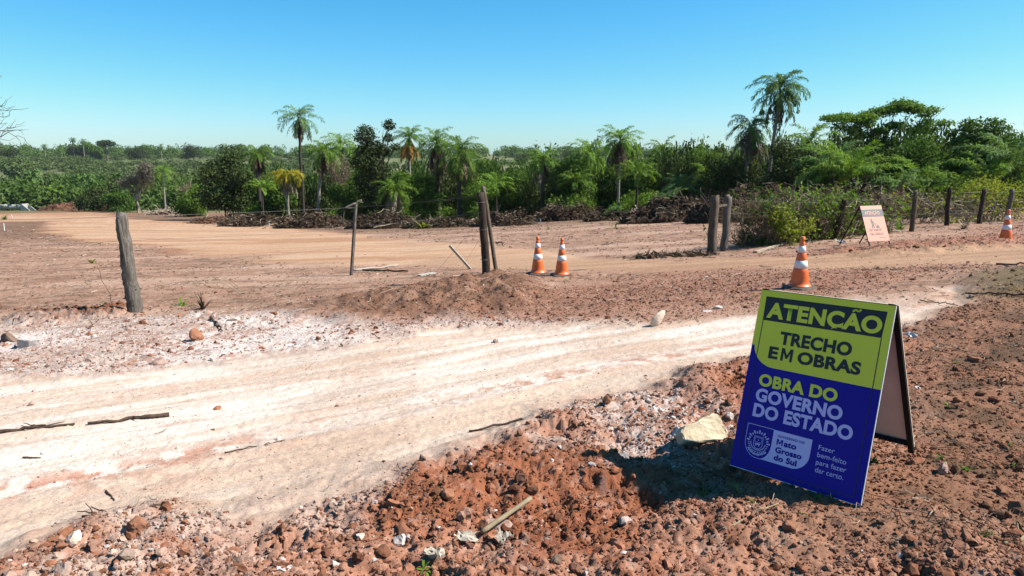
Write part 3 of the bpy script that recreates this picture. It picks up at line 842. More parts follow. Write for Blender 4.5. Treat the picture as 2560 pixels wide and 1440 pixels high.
palm_at(760, 70, 250, 'tall palm with drooping blue-green crown on a thin dark trunk above the yellow palm', 301, 2.8, n=17, el=(1.4, -0.4), droop=1.35, trunk_r=0.14, trunk='trunk_d', skirt='skirt_g', skirt_len=2.2, leaf='palm_b', ll=0.75, nl=40)
palm_at(1915, 46, 168, 'tallest palm of all, full drooping crown on a slim pale trunk', 302, 2.3, n=27, el=(1.45, -0.55), droop=1.3, trunk_r=0.115, skirt='skirt', skirt_len=2.2, leaf='palm_b', lean=(0.45, 0), ll=0.62, nl=44, skirt_n=12)
palm_at(1858, 47, 268, 'lower palm beside the tallest one, dark skirt of dead fronds under its crown', 303, 2.0, n=17, el=(1.3, -0.6), droop=1.3, trunk_r=0.12, skirt='skirt', skirt_len=2.6, leaf='palm_b', lean=(0.2, 0), ll=0.6, nl=40, skirt_n=30)
palm_at(652, 74, 355, 'small palm with ragged dark skirt just right of the round dark tree', 304, 2.1, n=18, el=(1.3, -0.2), droop=1.2, trunk_r=0.22, trunk='trunk_d', skirt='skirt', skirt_len=1.9, skirt_n=24)
palm_at(722, 66, 398, 'palm with bright yellow dying fronds', 305, 2.2, n=11, el=(0.9, -0.2), droop=1.7, trunk_r=0.13, skirt='skirt_g', skirt_len=2.0, leaf='palm_y', ll=0.8, hang=2.0)
palm_at(796, 64, 342, 'green palm on a pale curved trunk right of the yellow palm', 306, 2.3, n=20, el=(1.35, -0.5), droop=1.3, trunk_r=0.15, skirt='skirt', skirt_len=2.2, lean=(0.75, 0), ll=0.7)
palm_at(862, 76, 325, 'bushy palm crown rising over the grey dead tangle', 307, 2.7, n=20, el=(1.4, -0.2), droop=1.3, trunk_r=0.16, ll=0.8, trunk='trunk_d')
palm_at(1028, 68, 312, 'palm with an orange-brown skirt of dead fronds on a thin pale trunk', 308, 2.0, n=18, el=(1.4, -0.1), droop=1.2, trunk_r=0.11, skirt='skirt_o', skirt_len=2.3, ll=0.65, skirt_n=24)
palm_at(1096, 62, 316, 'palm with a long black skirt, left of the broad palm near the gate post', 309, 2.4, n=20, el=(1.4, -0.2), droop=1.25, trunk_r=0.18, trunk='trunk_d', skirt='skirt', skirt_len=3.0, ll=0.75, skirt_n=30)
palm_at(1150, 60, 332, 'broad palm with long arching fronds, right of the black-skirted one by the gate post', 310, 2.7, n=26, el=(1.4, -0.7), droop=1.25, trunk_r=0.18, trunk='trunk_d', skirt='skirt', skirt_len=2.4, ll=0.8, skirt_n=24, leaf='palm')
palm_at(988, 56, 436, 'short palm with a grey skirt reaching almost to the ground', 311, 2.0, n=15, el=(1.3, -0.2), droop=1.3, trunk_r=0.12, trunk='trunk_d', skirt='skirt_g', skirt_len=1.7, ll=0.65, skirt_n=24)
palm_at(1356, 60, 368, 'palm with upright fronds and a hanging brown skirt above the two paired cones', 312, 1.9, n=16, el=(1.45, 0.0), droop=1.1, trunk_r=0.13, trunk='trunk_d', skirt='skirt_g', skirt_len=2.4, ll=0.6, skirt_n=24)
palm_at(1470, 60, 340, 'feathery palm left of the pale-trunked palm in the middle of the tree line', 313, 2.4, n=20, el=(1.4, -0.5), droop=1.3, trunk_r=0.12, trunk='trunk', ll=0.7)
palm_at(1545, 54, 308, 'palm with rounded crown on a straight pale trunk in the middle of the tree line', 314, 2.1, n=22, el=(1.4, -0.5), droop=1.3, trunk_r=0.10, skirt='skirt', skirt_len=2.2, ll=0.65, skirt_n=20)
palm_at(1652, 66, 340, 'palm top with few stiff fronds poking over the thicket against the sky', 315, 2.1, n=11, el=(1.3, 0.1), droop=1.1, trunk_r=0.14, trunk='trunk_d', ll=0.6)
palm_at(1790, 76, 372, 'hazy palm crown just showing over the thicket left of the tallest palms', 316, 2.4, n=16, el=(1.3, 0.2), droop=0.9, trunk_r=0.14, trunk='trunk_d', ll=0.7, leaf='palm_b')
palm_at(2012, 44, 305, 'short leafy palm right of the tallest palm', 317, 2.2, n=15, el=(1.35, 0.0), droop=1.15, trunk_r=0.14, trunk='trunk_d', ll=0.6, leaf='palm')
palm_at(2125, 36, 330, 'stemless palm of big upright fronds in front of the spreading tree', 318, 2.9, n=20, el=(1.45, 0.35), droop=1.0, trunk_r=0.18, trunk='trunk_d', ll=0.6, rise=0.8, nl=46)
palm_at(2520, 32, 312, 'big feathery palm cut by the right edge of the picture', 319, 3.0, n=22, el=(1.4, -0.1), droop=1.1, trunk_r=0.2, trunk='trunk_d', ll=0.65, leaf='palm_b', nl=48)
palm_at(2395, 33, 425, 'low palm with narrow arching fronds behind the wire fence', 320, 2.2, n=18, el=(1.3, -0.2), droop=1.1, trunk_r=0.15, trunk='trunk_d', ll=0.5, leaf='palm', nl=44)
palm_at(2240, 34, 405, 'low palm with loose fronds right of the stemless palm', 324, 2.1, n=16, el=(1.3, -0.1), droop=1.2, trunk_r=0.15, trunk='trunk_d', ll=0.5, leaf='palm_b', nl=40)
palm_at(2075, 38, 352, 'dark stemless palm between the tallest palms and the stemless bright one', 330, 2.5, n=17, el=(1.4, 0.1), droop=1.1, trunk_r=0.14, trunk='trunk_d', ll=0.6, leaf='palm_b', nl=40)
palm_at(2290, 37, 392, 'spiky low palm under the right side of the spreading tree', 331, 2.2, n=17, el=(1.4, 0.1), droop=1.1, trunk_r=0.14, trunk='trunk_d', ll=0.6, leaf='palm', nl=40)
palm_at(2470, 31, 372, 'arching palm just left of the big palm at the right edge', 332, 2.6, n=17, el=(1.4, 0.1), droop=1.1, trunk_r=0.14, trunk='trunk_d', ll=0.6, leaf='palm', nl=40)
palm_at(1770, 52, 402, 'small arching palm in the thicket left of the two tallest palms', 333, 2.0, n=17, el=(1.4, 0.1), droop=1.1, trunk_r=0.14, trunk='trunk_d', ll=0.6, leaf='palm', nl=40)
palm_at(1440, 58, 420, 'low palm fronds in the thicket right of the two paired cones', 334, 2.0, n=17, el=(1.4, 0.1), droop=1.1, trunk_r=0.14, trunk='trunk_d', ll=0.6, leaf='palm', nl=40)
palm_at(1240, 64, 430, 'low palm fronds in the thicket right behind the gate post', 335, 2.0, n=17, el=(1.4, 0.1), droop=1.1, trunk_r=0.14, trunk='trunk_d', ll=0.6, leaf='palm', nl=40)
palm_at(415, 118, 405, 'slender palm on a thin white trunk beside the dead vine tree', 321, 2.6, n=16, el=(1.3, -0.5), droop=1.3, trunk_r=0.16, ll=0.8, leaf='palm')
palm_at(1590, 50, 395, 'light green young palm right of the pale-trunked palm', 322, 1.9, n=16, el=(1.4, 0.1), droop=1.1, trunk_r=0.10, trunk='trunk_d', ll=0.55)
palm_at(1700, 47, 430, 'low young palm at the left end of the dark earth bank', 323, 1.8, n=15, el=(1.4, 0.1), droop=1.1, trunk_r=0.10, trunk='trunk_d', ll=0.55, leaf='palm_b')
palm_at(660, 62, 440, 'small bright palm leaning out under the ragged palm', 325, 1.7, n=12, el=(1.3, 0.2), droop=1.2, trunk_r=0.08, trunk='trunk_d', ll=0.5)

# ---- broad-leaved trees of the tree line
def tree_at(px, y, top, rad, label, seed, leaf, name='tree', cat='tree', n=7000, size=0.26, low=0.15, nl=10, base_dz=0.0, **kw):
    h = ht(px, y, top)
    o = broadleaf(name, label, cat, seed, lumps_for(seed, rad, h, nl, low), n, size, leaf, **kw)
    return put(o, px, y, base_dz)

tree_at(565, 76, 368, 3.0, 'dark round-crowned tree at the left end of the tree line', 401, 'leaf_d', n=11000, size=0.30, low=0.2, nl=14)
h = ht(930, 62, 300)
put(broadleaf('tree', 'tall narrow dark tree with bare-stemmed sprigs at its top', 'tree', 402,
    [(-.3, 0, h * .86, .9, .9, .75), (.2, .2, h * .72, 1.3, 1.1, .9), (-.5, -.3, h * .62, 1.2, 1.1, .9), (.6, 0, h * .5, 1.1, 1.1, .9), (-.2, .1, h * .4, 1.3, 1.2, 1.0), (.3, 0, h * .25, 1.3, 1.2, 1.0),
     (1.75, 0, h * .95, .55, .5, .5), (1.65, 0, h * .83, .45, .4, .4), (2.2, .1, h * .74, .5, .4, .35), (1.2, .1, h * .70, .5, .5, .4)], 8500, 0.24, 'leaf_d', 0.15, fork=0.4), 930, 62)
h = ht(2190, 50, 258)
ur = np.random.RandomState(77); U = []
for q in np.linspace(-3.7, 3.7, 22):
    U.append((q + ur.normal(0, .15), ur.normal(0, .5), h * (.90 + .06 * math.sin(q * 1.1 + .5) + (.03 if q > 1 else 0) - .06 * (abs(q) > 3.2)) + ur.normal(0, .07), ur.uniform(.6, .9), ur.uniform(.5, .8), ur.uniform(.22, .36)))
for q in np.linspace(-2.9, 3.4, 13):
    U.append((q + ur.normal(0, .2), ur.normal(0, .4), h * (.78 if q < 1.5 else .80 - .04 * (q - 1.5)) + ur.normal(0, .22), ur.uniform(.35, .75), ur.uniform(.4, .7), ur.uniform(.18, .34)))
for q in (-2.2, -1.2, -.4, .5): U.append((q, .2, h * .64 + ur.normal(0, .2), .6, .6, .35))
put(broadleaf('spreading_tree', 'wide flat-topped tree spreading its branches against the sky', 'tree', 403, U, 10500, 0.18, 'leaf_l', 0.17, base=(0.5, 0), bark='trunk_d', fork=0.5, aspect=0.6, limb_r=.55, limb_k=3), 2190, 50)
h = ht(2440, 38, 300)
put(broadleaf('tree', 'dark loose-topped tree near the right edge left of the feathery palm', 'tree', 404,
    [(-.9, 0, h * .93, .5, .5, .4), (.3, 0, h * .92, .8, .7, .5), (-.5, .2, h * .80, .8, .7, .5), (.7, .2, h * .78, 1.1, 1.0, .6), (-1.4, 0, h * .74, .5, .5, .3), (-1.6, .3, h * .86, .3, .3, .25), (.1, 0, h * .64, 1.3, 1.1, .7), (-.8, 0, h * .52, 1.2, 1.1, .7), (.9, 0, h * .5, 1.4, 1.2, .8), (0, 0, h * .3, 1.7, 1.5, 1.0)],
    9000, 0.20, 'leaf', 0.14, bark='trunk_d'), 2440, 38)
tree_at(1285, 66, 398, 2.3, 'rounded green tree right of the gate post', 405, 'leaf', n=8000, size=0.24, low=0.1)
tree_at(1215, 74, 384, 2.0, 'green tree showing behind the gate post', 406, 'leaf', n=6000, size=0.26)
tree_at(1420, 60, 392, 2.2, 'vine-covered dark green tree above the two paired cones', 407, 'leaf', n=8500, size=0.22, low=0.05)
tree_at(1625, 58, 380, 2.3, 'mid-green tree under the stiff-fronded palm top', 408, 'leaf', n=8000, size=0.22, low=0.05)
tree_at(1740, 56, 378, 2.6, 'bright green tree left of the tallest palms', 409, 'leaf_l', n=8500, size=0.22, low=0.05)
tree_at(1815, 48, 398, 2.0, 'dark bush-like tree at the foot of the tallest palms', 410, 'leaf_d', n=7500, size=0.20, low=0.05)
tree_at(1960, 42, 345, 1.9, 'dark vine-draped tree right beside the tallest trunk', 411, 'leaf_d', n=8500, size=0.19, low=0.05)
tree_at(2060, 40, 375, 1.8, 'dense green tree under the short leafy palm', 412, 'leaf', n=8000, size=0.18, low=0.05)
tree_at(2320, 40, 350, 2.1, 'dense green tree in the gap right of the spreading tree', 413, 'leaf', n=8500, size=0.18, low=0.05)
tree_at(2200, 42, 375, 1.9, 'dark leafy tree below the spreading branches', 414, 'leaf_d', n=8000, size=0.18, low=0.05)
tree_at(2560, 36, 375, 2.2, 'dark green tree at the very right edge', 415, 'leaf_d', n=7500, size=0.18, low=0.05)
tree_at(1545, 62, 400, 2.0, 'green tree behind the straight pale palm trunk', 416, 'leaf_l', n=6500, size=0.24, low=0.05)
tree_at(1000, 66, 430, 1.8, 'light green bush behind the short grey-skirted palm', 417, 'leaf_l', name='shrub', cat='shrub', n=6000, size=0.24, low=0.05)
tree_at(880, 64, 440, 1.9, 'green bush below the grey dead tangle', 418, 'leaf', name='shrub', cat='shrub', n=6000, size=0.24, low=0.05)
tree_at(1060, 60, 425, 1.5, 'dark leafy bush left of the long-skirted palms', 419, 'leaf', name='shrub', cat='shrub', n=5500, size=0.22, low=0.05)
tree_at(1195, 60, 430, 1.7, 'leafy bush beneath the arching palm fronds left of the gate post', 420, 'leaf_l', name='shrub', cat='shrub', n=6000, size=0.22, low=0.05)
tree_at(700, 72, 440, 1.7, 'green bush between the ragged palm and the yellow palm', 421, 'leaf', name='shrub', cat='shrub', n=5500, size=0.26, low=0.05)
tree_at(232, 132, 478, 3.4, 'grey-green mounded bush at the valley end of the roadbed', 422, 'leaf_d', name='shrub', cat='shrub', n=5000, size=0.42, low=0.05)
tree_at(300, 128, 486, 3.0, 'green bush right of the mounded bush at the edge of the roadbed', 423, 'leaf', name='shrub', cat='shrub', n=4500, size=0.42, low=0.05)
tree_at(490, 92, 470, 2.3, 'pale green bush left of the dark round-crowned tree', 424, 'leaf_l', name='shrub', cat='shrub', n=5000, size=0.34, low=0.05)
tree_at(1960, 17.8, 510, 0.62, 'bright yellow-green bush growing in the dry hedge', 425, 'leaf_y', name='shrub', cat='shrub', n=900, size=0.09, low=0.1, nl=7, trunk_r=0.02)
tree_at(2480, 27.5, 458, 1.4, 'yellow-green vine bush over the wire fence near the right cone', 426, 'leaf_y', name='shrub', cat='shrub', n=3200, size=0.11, low=0.45, nl=9, trunk_r=0.03)

# the dead vine tree on the left and the grey dead tangle among the palms
def dead_tree(label, seed, h, rad, px, y, n_twig, trunk_r, name='dead_tree', leaf=None):
    r = np.random.RandomState(seed); t = thing(name, label, 'tree')
    mb = MB(); limb(mb, r, (0, 0, -.4), (0, 0, h * .35), trunk_r, trunk_r * .7, .1)
    ends = []
    for i in range(6):
        a = r.uniform(0, 6.28); e = (math.cos(a) * rad * r.uniform(.3, .8), math.sin(a) * rad * .6, h * r.uniform(.6, .95))
        ends.append(limb(mb, r, (0, 0, h * r.uniform(.2, .38)), e, trunk_r * .6, trunk_r * .15, .25, 5, 7))
    mb.build('trunk', M['twig_p'], t, True)
    m2 = MB()
    for i in range(n_twig):
        P = ends[r.randint(6)]; a = P[2 + r.randint(5)]; d = norm(r.normal(size=3) + np.array([0, 0, -.2])) * rad * r.uniform(.2, .6)
        limb(m2, r, a, a + d, trunk_r * .12, trunk_r * .03, .4, 3, 6)
    m2.build('twigs', M['twig'], t)
    if leaf:
        V, Fq = leaf_cloud(r, [(p[-1][0], p[-1][1], p[-1][2] - .2, rad * .42, rad * .4, rad * .36) for p in ends], leaf[1], leaf[2], 0, .3)
        link('dry_vines', mesh_np('dry_vines', V, [Fq]), M[leaf[0]], t)
    return put(t, px, y)
dead_tree('dead grey tree smothered in dry vines at the valley edge', 430, ht(345, 120, 405), 3.2, 345, 120, 420, 0.20, leaf=('leaf_g', 2600, 0.34))
dead_tree('grey leafless tangle of dead branches below the bushy palm crown', 431, ht(862, 68, 385), 2.2, 862, 68, 420, 0.12, leaf=('skirt_g', 500, 0.2))
dead_tree('small bare grey tree in the bushes left of the dark round-crowned tree', 432, ht(470, 105, 420), 2.0, 470, 105, 160, 0.12)

# bare branches reaching in from the left edge: the tree itself stands outside the picture
def bare_tree():
    r = np.random.RandomState(440); y = 24.0; x0, z0 = at(-330, y)
    t = thing('bare_tree', 'leafless tree reaching in with bare twigs at the left edge of the picture', 'tree', (x0, y, z0))
    mb = MB(); m2 = MB(); tx, tz = 0, 0
    H = row_z(150, y) - z0
    limb(mb, r, (0, 0, -.3), (0.1, 0, H * .95), .16, .05, .04, 8, 10)
    def W(px, py): return np.array([at(px, y)[0] - x0, r.normal(0, .2), row_z(py, y) - z0])
    for (s, e, rr) in (((-300, 330), (-20, 215), .05), ((-310, 360), (-25, 260), .05), ((-310, 390), (-15, 292), .05), ((-310, 440), (0, 332), .06), ((-290, 260), (-40, 240), .05)):
        P = limb(mb, r, W(*s), W(*e), rr, .016, .08, 5, 8)
    tips = [((-20, 215), (38, 182)), ((-20, 215), (22, 200)), ((-10, 205), (-2, 178)), ((-25, 260), (20, 225)), ((-25, 260), (22, 245)), ((-25, 255), (5, 232)), ((-15, 292), (72, 273)), ((-15, 292), (75, 290)), ((0, 285), (50, 265)), ((0, 284), (40, 280)),
            ((0, 332), (90, 325)), ((0, 332), (92, 345)), ((20, 330), (60, 318)), ((30, 334), (40, 348)), ((-30, 325), (25, 308)), ((0, 330), (-5, 312)), ((-40, 240), (12, 262)), ((10, 280), (20, 300))]
    for a, b in tips:
        P = limb(m2, r, W(*a), W(*b), .020, .006, .15, 4, 7)
        for _ in range(4):
            i = 2 + r.randint(5); d = np.array([r.uniform(.1, .5), r.normal(0, .2), r.normal(0.05, .2)])
            limb(m2, r, P[i], P[i] + d, .010, .004, .2, 3, 5)
    mb.build('trunk', M['bark'], t, True); m2.build('twigs', M['bark'], t)
bare_tree()

# ---- thicket that fills the tree line below the named trees: nobody could count it
def merged(name, label, places, protos, mat, kind='stuff'):
    VV, FF, n0 = [], [], 0
    for (x, y, z, s, sz, rot, k) in places:
        V, Fq = protos[k]; c, sn = math.cos(rot), math.sin(rot)
        A = np.stack([(V[:, 0] * c - V[:, 1] * sn) * s + x, (V[:, 0] * sn + V[:, 1] * c) * s + y, V[:, 2] * sz + z], 1)
        VV.append(A); FF.append(Fq + n0); n0 += len(V)
    return tag(link(name, mesh_np(name, np.concatenate(VV), [np.concatenate(FF)]), M[mat]), label, None, None, kind)

r = np.random.RandomState(500)
bushes = [leaf_cloud(np.random.RandomState(510 + i), lumps_for(520 + i, 1.0, 1.0, 8, 0.1), 1500, 0.13, 0.4) for i in range(4)]
for nm, lab, mt, sd, cnt, off, hh in (('thicket', 'tangled green scrub filling the tree line', 'leaf_m', 1, 150, (2, 12), (3.9, 5.6)), ('undergrowth', 'dark undergrowth in the tree line', 'leaf_d', 2, 130, (-1, 10), (2.6, 5.0)),
                                  ('leafy_scrub', 'light green leafy scrub in front of the tree line', 'leaf_l', 3, 34, (-6, 1), (0.9, 2.0))):
    pl = []
    rr = np.random.RandomState(530 + sd)
    for i in range(cnt):
        px = rr.uniform(600, 2750); f = (px - 520) / 2040
        y = (78 - 38 * f) + rr.uniform(*off)
        x, z = at(px, y); h = rr.uniform(*hh) * (1.12 if f < 0.6 else 0.95)
        pl.append((x, y, z - 0.2, rr.uniform(1.3, 2.3) * (1 - 0.3 * f), h, rr.uniform(0, 6), rr.randint(4)))
    merged(nm, lab, pl, bushes, mt)

# ---- the valley wood and the far slope
fb = [leaf_cloud(np.random.RandomState(540 + i), lumps_for(550 + i, 1.0, 1.0, 7, 0.25), 420, 0.22, 0.5) for i in range(4)]
fb2 = [leaf_cloud(np.random.RandomState(560 + i), lumps_for(570 + i, 1.0, 1.0, 6, 0.3), 150, 0.34, 0.5) for i in range(4)]
def wood(n, y0, y1, rng, hr, seed, lx=-0.86, rx=0.9, cl=None):
    rr = np.random.RandomState(seed)
    y = np.sqrt(rr.uniform(y0 * y0, y1 * y1, n * 4)); x = rr.uniform(lx, rx, n * 4) * y
    if cl:
        m = fbm(x * cl, y * cl, 3, 88) > 0.5 + rr.normal(0, .05, len(x)); x, y = x[m], y[m]
    x, y = x[:n], y[:n]; z = land(x, y)[0]
    return [(x[i], y[i], z[i] - .3, rr.uniform(*rng), rr.uniform(*hr), rr.uniform(0, 6), rr.randint(4)) for i in range(len(x))]
merged('valley_woodland', 'mixed green wood filling the valley floor on the left', wood(170, 142, 200, (2.6, 4.8), (3.8, 6.6), 1, rx=0.1), fb, 'leaf_valley')
merged('valley_scrub', 'lighter green scrub mixed into the valley wood', wood(150, 138, 215, (2.0, 3.8), (2.5, 5.2), 2, rx=0.1), fb, 'leaf_far')
merged('valley_thicket', 'dark green crowns in the valley wood', wood(26, 145, 205, (2.5, 4.5), (3.5, 6.5), 5, rx=0.1), fb, 'leaf_d')
merged('slope_trees', 'scattered small trees and scrub over the far slope', wood(1500, 205, 560, (1.6, 4.2), (1.4, 4.2), 3, cl=0.012), fb2, 'leaf_far')
merged('ridge_woodland', 'low line of distant trees along the horizon', wood(420, 575, 700, (5, 11), (3.5, 10), 4), fb, 'leaf_valley')

# single trees one can tell apart on the far slope and ridge
def far_palm(px, y, top, label, seed, L=2.6):
    palm_at(px, y, top, label, seed, L, n=16, el=(1.3, -0.7), droop=1.2, trunk_r=0.28, ll=1.0, nl=18, lw=0.12, group=None, leaf='palm_b')
far_palm(115, 520, 358, 'tiny distant palm on the skyline, leftmost of them', 601, 3.2)
far_palm(187, 520, 342, 'distant palm standing over the clump of ridge trees on the left', 602, 3.2)
far_palm(405, 520, 358, 'distant palm alone on the skyline above the slender white-trunked palm', 603, 3.6)
far_palm(212, 520, 344, 'second distant palm rising from the clump of ridge trees, bushier than its neighbour', 604, 4.0)
far_palm(1243, 420, 374, 'tiny distant palm on the skyline just right of the gate post', 605, 2.6)
far_palm(300, 190, 425, 'light green palm in the valley wood left of the dead vine tree', 606, 3.0)
far_palm(225, 175, 430, 'palm in the middle of the valley wood above the mounded bush', 607, 3.0)
far_palm(195, 160, 465, 'low bright palm near the front of the valley wood', 608, 2.6)
far_palm(90, 170, 420, 'bright palm in the valley wood above the concrete pipes', 609, 3.0)
far_palm(30, 150, 462, 'low palm at the front of the valley wood near the left edge', 610, 2.6)
far_palm(370, 165, 410, 'palm crown in the valley wood behind the dead vine tree', 611, 2.8)
vp = palm('palm_tree', '-', 640, 3.2, 2.6, n=15, el=(1.3, -.5), droop=1.2, trunk_r=.2, ll=.9, nl=18, lw=.09, leaf='palm')
vr = np.random.RandomState(641)
for k in range(20):
    px = vr.uniform(-20, 640); y = vr.uniform(146, 205); x, _ = at(px, y)
    place(vp, (x, y, gz(x, y)), vr.uniform(0, 6), vr.uniform(.7, 1.25), 'small bright palm among the crowns of the valley wood on the left', 'small palms scattered through the valley wood')

def far_tree(px, y, top, rad, label, seed, leaf='leaf_d', flat=False, n=1800):
    h = ht(px, y, top)
    L = lumps_for(seed, rad, h, 9, 0.3) if not flat else [(rad * .5 * math.cos(a) * q, rad * .4 * math.sin(a), h * (.86 - .12 * q), rad * .4, rad * .4, rad * .2) for a, q in [(i * .9, .5 + .5 * (i % 2)) for i in range(8)]]
    put(broadleaf('tree', label, 'tree', seed, L, n, rad * 0.16, leaf, rad * 0.07), px, y)
far_tree(268, 520, 345, 8, 'distant flat-topped tree at the right of the ridge clump', 620, flat=True)
far_tree(196, 525, 358, 7, 'distant dark round tree at the left of the ridge clump', 621)
far_tree(232, 528, 356, 9, 'distant green tree in the middle of the ridge clump', 622, 'leaf')
far_tree(485, 520, 364, 7, 'distant dark tree on the skyline left of the dark round-crowned tree', 623)
far_tree(345, 522, 367, 7, 'distant low tree on the skyline between the ridge clump and the lone palm', 624)
far_tree(35, 300, 388, 8, 'large grey-green tree low on the slope at the left edge', 625, 'leaf_far', n=2600)
far_tree(20, 520, 370, 7, 'distant dark tree on the skyline at the left edge', 626)
far_tree(1300, 420, 385, 5, 'distant grey tree on the skyline above the paired cones', 627)

# ------------------------------------------------------------------ heaps of bulldozed brush and soil
def brush_pile(label, px, y, wid, dep, h, seed, n_br=240, n_leaf=900, soil='soil_d', mound=0.7, rot=0.0, pale=0.25, name='brush_pile', cat='brush pile', blen=1.3, br=0.022):
    if name == 'brush_pile': n_br = int(n_br * .6); blen = 1.7; h *= .88; n_leaf = int(n_leaf * 1.5)
    r = np.random.RandomState(seed); t = thing(name, label, cat); wid0 = wid
    nx, ny = 72, 40; X, Y = np.meshgrid(np.linspace(-1, 1, nx), np.linspace(-1, 1, ny), indexing='ij')
    rr = np.sqrt(X ** 2 + Y ** 2); prof = np.clip(1 - rr ** 2, 0, 1) ** 0.6
    lump = fbm(X * 2.2 + seed, Y * 2.2, 4, seed) + 0.9 * (fbm(X * 8, Y * 8, 3, seed + 3) - .5)
    top = h * mound
    Zm = prof * (0.15 + 1.25 * lump) * top - 0.12
    V = np.stack([X * wid / 2, Y * dep / 2, Zm], -1).reshape(-1, 3)
    V[:, :2] += r.normal(0, .05, (len(V), 2))
    i = np.arange(nx * ny).reshape(nx, ny)
    Fq = np.stack([i[:-1, :-1], i[1:, :-1], i[1:, 1:], i[:-1, 1:]], -1).reshape(-1, 4)
    link('soil_mound', mesh_np('soil_mound', V, [Fq], True), M[soil], t)
    def surf(x, y):
        a = np.clip(((x / wid * 2) + 1) / 2 * (nx - 1), 0, nx - 1).astype(int); b = np.clip(((y / dep * 2) + 1) / 2 * (ny - 1), 0, ny - 1).astype(int)
        return Zm[a, b]
    for nm, mt, cnt in (('branches', 'twig_d', int(n_br * (1 - pale))), ('pale_branches', 'twig_p', int(n_br * pale))):
        mb = MB()
        for k in range(cnt):
            q = r.uniform(0, 1) ** .5; a = r.uniform(0, 6.283)
            q *= 1.5 if r.uniform() < .22 else 1.0
            x, yy = q * math.cos(a) * wid * .48, q * math.sin(a) * dep * .48
            z = max(0.02, float(surf(np.array(x), np.array(yy)))) + r.uniform(-.05, .25) * h
            d = norm(np.array([r.normal(), r.normal() * .7, r.normal() * .42])) * blen * r.uniform(.15, 1.0) ** 1.3
            rad = br * r.uniform(.25, 1.1) * (2.2 if r.uniform() < .06 else 1)
            P0 = np.array([x, yy, z]) - d / 2; P1 = np.array([x, yy, z]) + d / 2
            P0[2] = max(P0[2], 0.0); P1[2] = max(P1[2], 0.0)
            limb(mb, r, P0, P1, rad, rad * .5, .22, 3 if rad < .03 else 5, 5)
        if cnt: mb.build(nm, M[mt], t)
    if n_leaf:
        q = r.uniform(0, 1, n_leaf) ** .5; a = r.uniform(0, 6.283, n_leaf); x, yy = q * np.cos(a) * wid * .5, q * np.sin(a) * dep * .5
        c = np.stack([x, yy, np.maximum(surf(x, yy), 0) + r.uniform(0, .22, n_leaf) * h], 1)
        tt = norm(r.normal(size=(n_leaf, 3)) * np.array([1, 1, .5])); nn = norm(np.cross(tt, r.normal(size=(n_leaf, 3)))); s = r.uniform(.08, .24, n_leaf)[:, None]
        V = np.stack([c - tt * s, c + nn * s * .22, c + tt * s, c - nn * s * .22], 1).reshape(-1, 3)
        link('dead_leaves', mesh_np('dead_leaves', V, [np.arange(n_leaf * 4).reshape(-1, 4)]), M['skirt'], t)
    put(t, px, y, 0, rot)
    return t
G_B = 'brush heaps bulldozed along the tree line'
for a in [('brown brush heap with a dark hollow, left of the yellow palm', 640, 58, 6.2, 3.2, 1.6, 701, 260, 700, 'soil_d', .75, .1, .35),
          ('low spread of brush at the left end of the brush heaps', 560, 66, 6.5, 3.0, 0.9, 708, 150, 400, 'soil_r', .8, .1, .25),
          ('tangled brush heap in front of the pale curved trunk', 785, 52, 6.0, 3.0, 1.7, 702, 320, 800, 'soil_d', .6, .05, .3),
          ('dark brush heap behind the thin batten', 960, 47, 5.2, 2.8, 1.5, 703, 260, 900, 'soil_d', .75, 0, .12),
          ('brush heap of roots between the batten and the gate post', 1105, 44.5, 5.0, 2.6, 1.1, 704, 300, 800, 'soil_d', .6, 0, .25),
          ('brown root heap just right of the gate post', 1265, 43.5, 4.0, 2.4, 1.25, 705, 300, 700, 'soil_d', .7, 0, .25),
          ('low black brush heap above the two paired cones', 1420, 47, 4.6, 2.6, 1.5, 706, 180, 700, 'soil_d', .8, 0, .08),
          ('low dark heap with fallen green fronds under the pale palm trunk', 1535, 42, 3.6, 2.2, 0.9, 707, 120, 400, 'soil_d', .8, 0, .1)]:
    brush_pile(*a)['group'] = G_B
# dark earth bank on the right, with scrub and roots on it
for (lab, px, y, w_, d_, h_, sd, n_) in [('high bank of dark earth and roots behind the gap in the fence', 1690, 36, 5.6, 3.2, 1.05, 711, 220), ('long dark earth bank behind the dry hedge, at the foot of the tallest palms', 1900, 32, 6.8, 3.0, 1.55, 712, 330),
                                         ('dark earth bank with pale roots behind the small salmon sign', 2170, 28, 6.4, 2.6, 1.3, 713, 330)]:
    tag(brush_pile(lab, px, y, w_, d_, h_, sd, n_, 1100, 'soil_d', .95, 0.0, .2, 'earth_bank', 'earth bank'), group='earth banks behind the fence')
brush_pile('pale heap of uprooted stumps at the far edge of the roadbed', 408, 103, 5.2, 2.5, 1.7, 715, 90, 0, 'soil_r', .35, 0, .9, 'stump_pile', 'stump pile', 2.4, .11)
brush_pile('low ridge of pushed earth at the valley end of the roadbed', 190, 138, 16, 5, 1.9, 716, 60, 100, 'soil_r', .9, 0, .3, 'earth_heap', 'earth heap', 2.5, .06)

